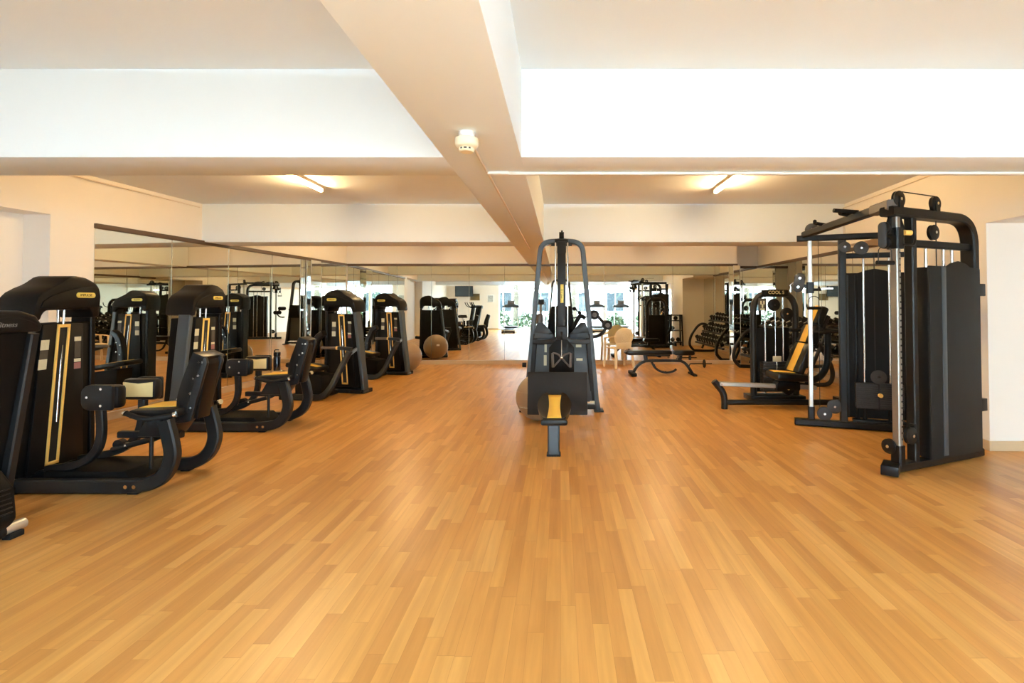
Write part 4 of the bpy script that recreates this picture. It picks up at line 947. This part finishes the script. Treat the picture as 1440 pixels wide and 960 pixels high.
for s in (-1, 1):
    k = MB(); k.tube([(s*.25, -.3, .3), (s*.25, -.35, 1.0), (s*.22, -.15, 1.5)], .025, 10); k.build('swing_arm', M['frame'], el)
    k = MB(); k.bar([(s*.18, -.3, .33), (s*.18, .6, .3)], (1, 0, 0), .12, .05); k.build('pedal_bar', M['frame'], el)
tv = thing('television', 'wall television on the window wall at the left behind the camera', 'television', (-5.1, YW+.16, 2.05))
k = MB(); k.box((0, .05, 0), (.95, .06, .56), rotx(-.12), bev=.01); t_ = k.build('case', M['black'], tv)
k = MB(); k.box((0, .084, 0), (.9, .006, .51), rotx(-.12), bev=0); k.build('screen', M['tv'], t_)
k = MB(); k.box((0, -.04, .05), (.2, .12, .1)); k.build('bracket', M['frame'], tv)
gv = thing('wall_grille', 'brass coloured wall grille on the wall behind the camera', 'grille', (-4.55, YW+.02, 1.75))
k = MB(); k.box((0, 0, 0), (.5, .03, .36), bev=.006); k.build('frame', M['grille'], gv)
k = MB()
for i in range(8): k.box((0, .018, -.14+i*.04), (.44, .01, .02), rotx(.5), bev=.002)
k.build('louvre', M['grille'], gv)
ps = thing('poster', 'framed poster on the wall behind the camera left of the windows', 'poster', (-3.72, YW+.012, 1.66))
k = MB(); k.box((0, 0, 0), (.36, .02, .42), bev=.004); k.build('frame', M['white'], ps)
k = MB(); k.box((0, .012, 0), (.27, .004, .34), bev=0); k.build('print', M['poster'], ps)
ps2 = thing('poster', 'framed poster on the right end wall', 'poster', (5.985, 2.6, 1.6))
k = MB(); k.box((0, 0, 0), (.02, .9, .4), bev=.004); k.build('frame', M['white'], ps2)
k = MB(); k.box((-.012, 0, 0), (.004, .8, .32), bev=0); k.build('print', M['poster'], ps2)
# small ball rack hidden from the lens behind the trainer
br = thing('ball_rack', 'narrow black three shelf rack with medicine balls at the right wall', 'rack', (3.76, 6.3, 0))
for s in (-1, 1):
    for y in (-.12, .12):
        k = MB(); k.bar([(s*.22, y*1.4, .0), (s*.19, y, 1.02)], (0, 1, 0), .04, .05); k.build('leg', M['frame'], br)
for z in (.12, .5, .82, 1.0):
    k = MB(); k.box((0, 0, z), (.42, .28, .03), bev=.006); k.build('shelf', M['frame'], br)
for i, (x, z) in enumerate(((-.08, .12), (.1, .12), (-.08, .5), (.02, .82))):
    k = MB(); k.sphere((0, 0, 0), .07, 20); o = k.build('medicine_ball', M['rubber'], loc=(3.76+x, 6.3, z+.085))
    tag(o, ('left', 'right', 'middle shelf', 'top shelf')[i]+(' medicine ball on the lowest shelf of the narrow rack' if i < 2 else ' medicine ball on the narrow rack'), 'medicine ball', 'medicine balls')

# ------------------------------------------------------------------ outside the windows
mb = MB(); mb.box((0, -24.4, -.06), (60, 40, .1), bev=0); struct(mb.build('ground', M['paving']))
fb = thing('building', 'white block across the garden seen through the windows', 'building', (2, -24, 0))
k = MB((2, -24, 0)); k.box((2, -25, 4.0), (34, 3, 8), bev=.02); k.build('wall', M['facade'], fb)
for ix in range(9):
    for iz in range(2):
        x = -12+ix*3.4; z = 1.6+iz*3.0
        k = MB((2, -24, 0)); k.box((x, -23.5, z), (1.5, .08, 1.7), bev=.01); w_ = k.build('window', M['facglass'], fb)
        k = MB((2, -24, 0)); k.box((x, -23.46, z), (.06, .06, 1.7), bev=.01); k.build('glazing_bar', M['facade'], w_)
k = MB((2, -24, 0)); k.box((2, -23.1, 3.25), (34, .9, .15), bev=.01)
k.build('balcony', M['facade'], fb)
def palm(x, y, h, label):
    r = thing('palm_tree', label, 'palm tree', (x, y, 0), 0, 'palm trees outside the windows')
    k = MB(); k.lathe([(.2-.05*i/12+(.015 if i % 2 else 0), h*i/12) for i in range(13)], (0, 0, 0), n=16); k.build('trunk', M['bark'], r)
    k = MB(); rnd = random.Random(int(x*10+50))
    for f in range(16):
        a_ = 2*PI*f/16+rnd.random()*.3; L_ = 1.5+rnd.random()*.5; up = rnd.uniform(.1, .9)
        for j in range(14):
            t = j/13; rad = L_*t; zz = h+up*t*1.0-1.5*t*t; c = V3((math.cos(a_)*rad, math.sin(a_)*rad, zz)); sd = V3((-math.sin(a_), math.cos(a_), 0))
            for s in (-1, 1):
                w = .35*(1-.6*t); k.add([c, c+V3((math.cos(a_), math.sin(a_), 0))*.05, c+sd*s*w+V3((math.cos(a_)*.15, math.sin(a_)*.15, -.18))], [[0, 1, 2]])
    k.build('fronds', M['leaf'], r)
palm(-2.8, -9.2, 3.0, 'palm outside at the left, ringed trunk'); palm(.9, -10.5, 3.6, 'tall palm outside near the middle window'); palm(5.4, -8.6, 3.2, 'palm outside at the right window')
def shrub(x, y, s, label):
    k = MB(); rnd = random.Random(int(x*7+y*3+100))
    for i in range(420):
        th = rnd.random()*2*PI; ph = math.acos(rnd.uniform(-.3, 1)); q = s*(.6+.4*rnd.random())
        c = V3((math.sin(ph)*math.cos(th)*q, math.sin(ph)*math.sin(th)*q, math.cos(ph)*q*1.0+.25*s)); u = V3((rnd.uniform(-1, 1), rnd.uniform(-1, 1), rnd.uniform(-1, 1))).normalized(); w = u.orthogonal().normalized()
        k.add([c, c+u*.12+w*.05, c+u*.24, c+u*.12-w*.05], [[0, 1, 2, 3]])
    o = k.build('shrub', M['leaf'], loc=(x, y, 0)); tag(o, label, 'shrub', 'garden shrubs')
for i, (x, y, s) in enumerate(((-1.9, -6.6, .75), (-.1, -7.6, .9), (3.2, -6.8, .6), (-3.6, -7.2, .8), (5.0, -6.6, .8))):
    shrub(x, y, s, 'green shrub outside the windows, %s from the left' % ['second', 'third', 'fourth', 'first', 'fifth'][i])
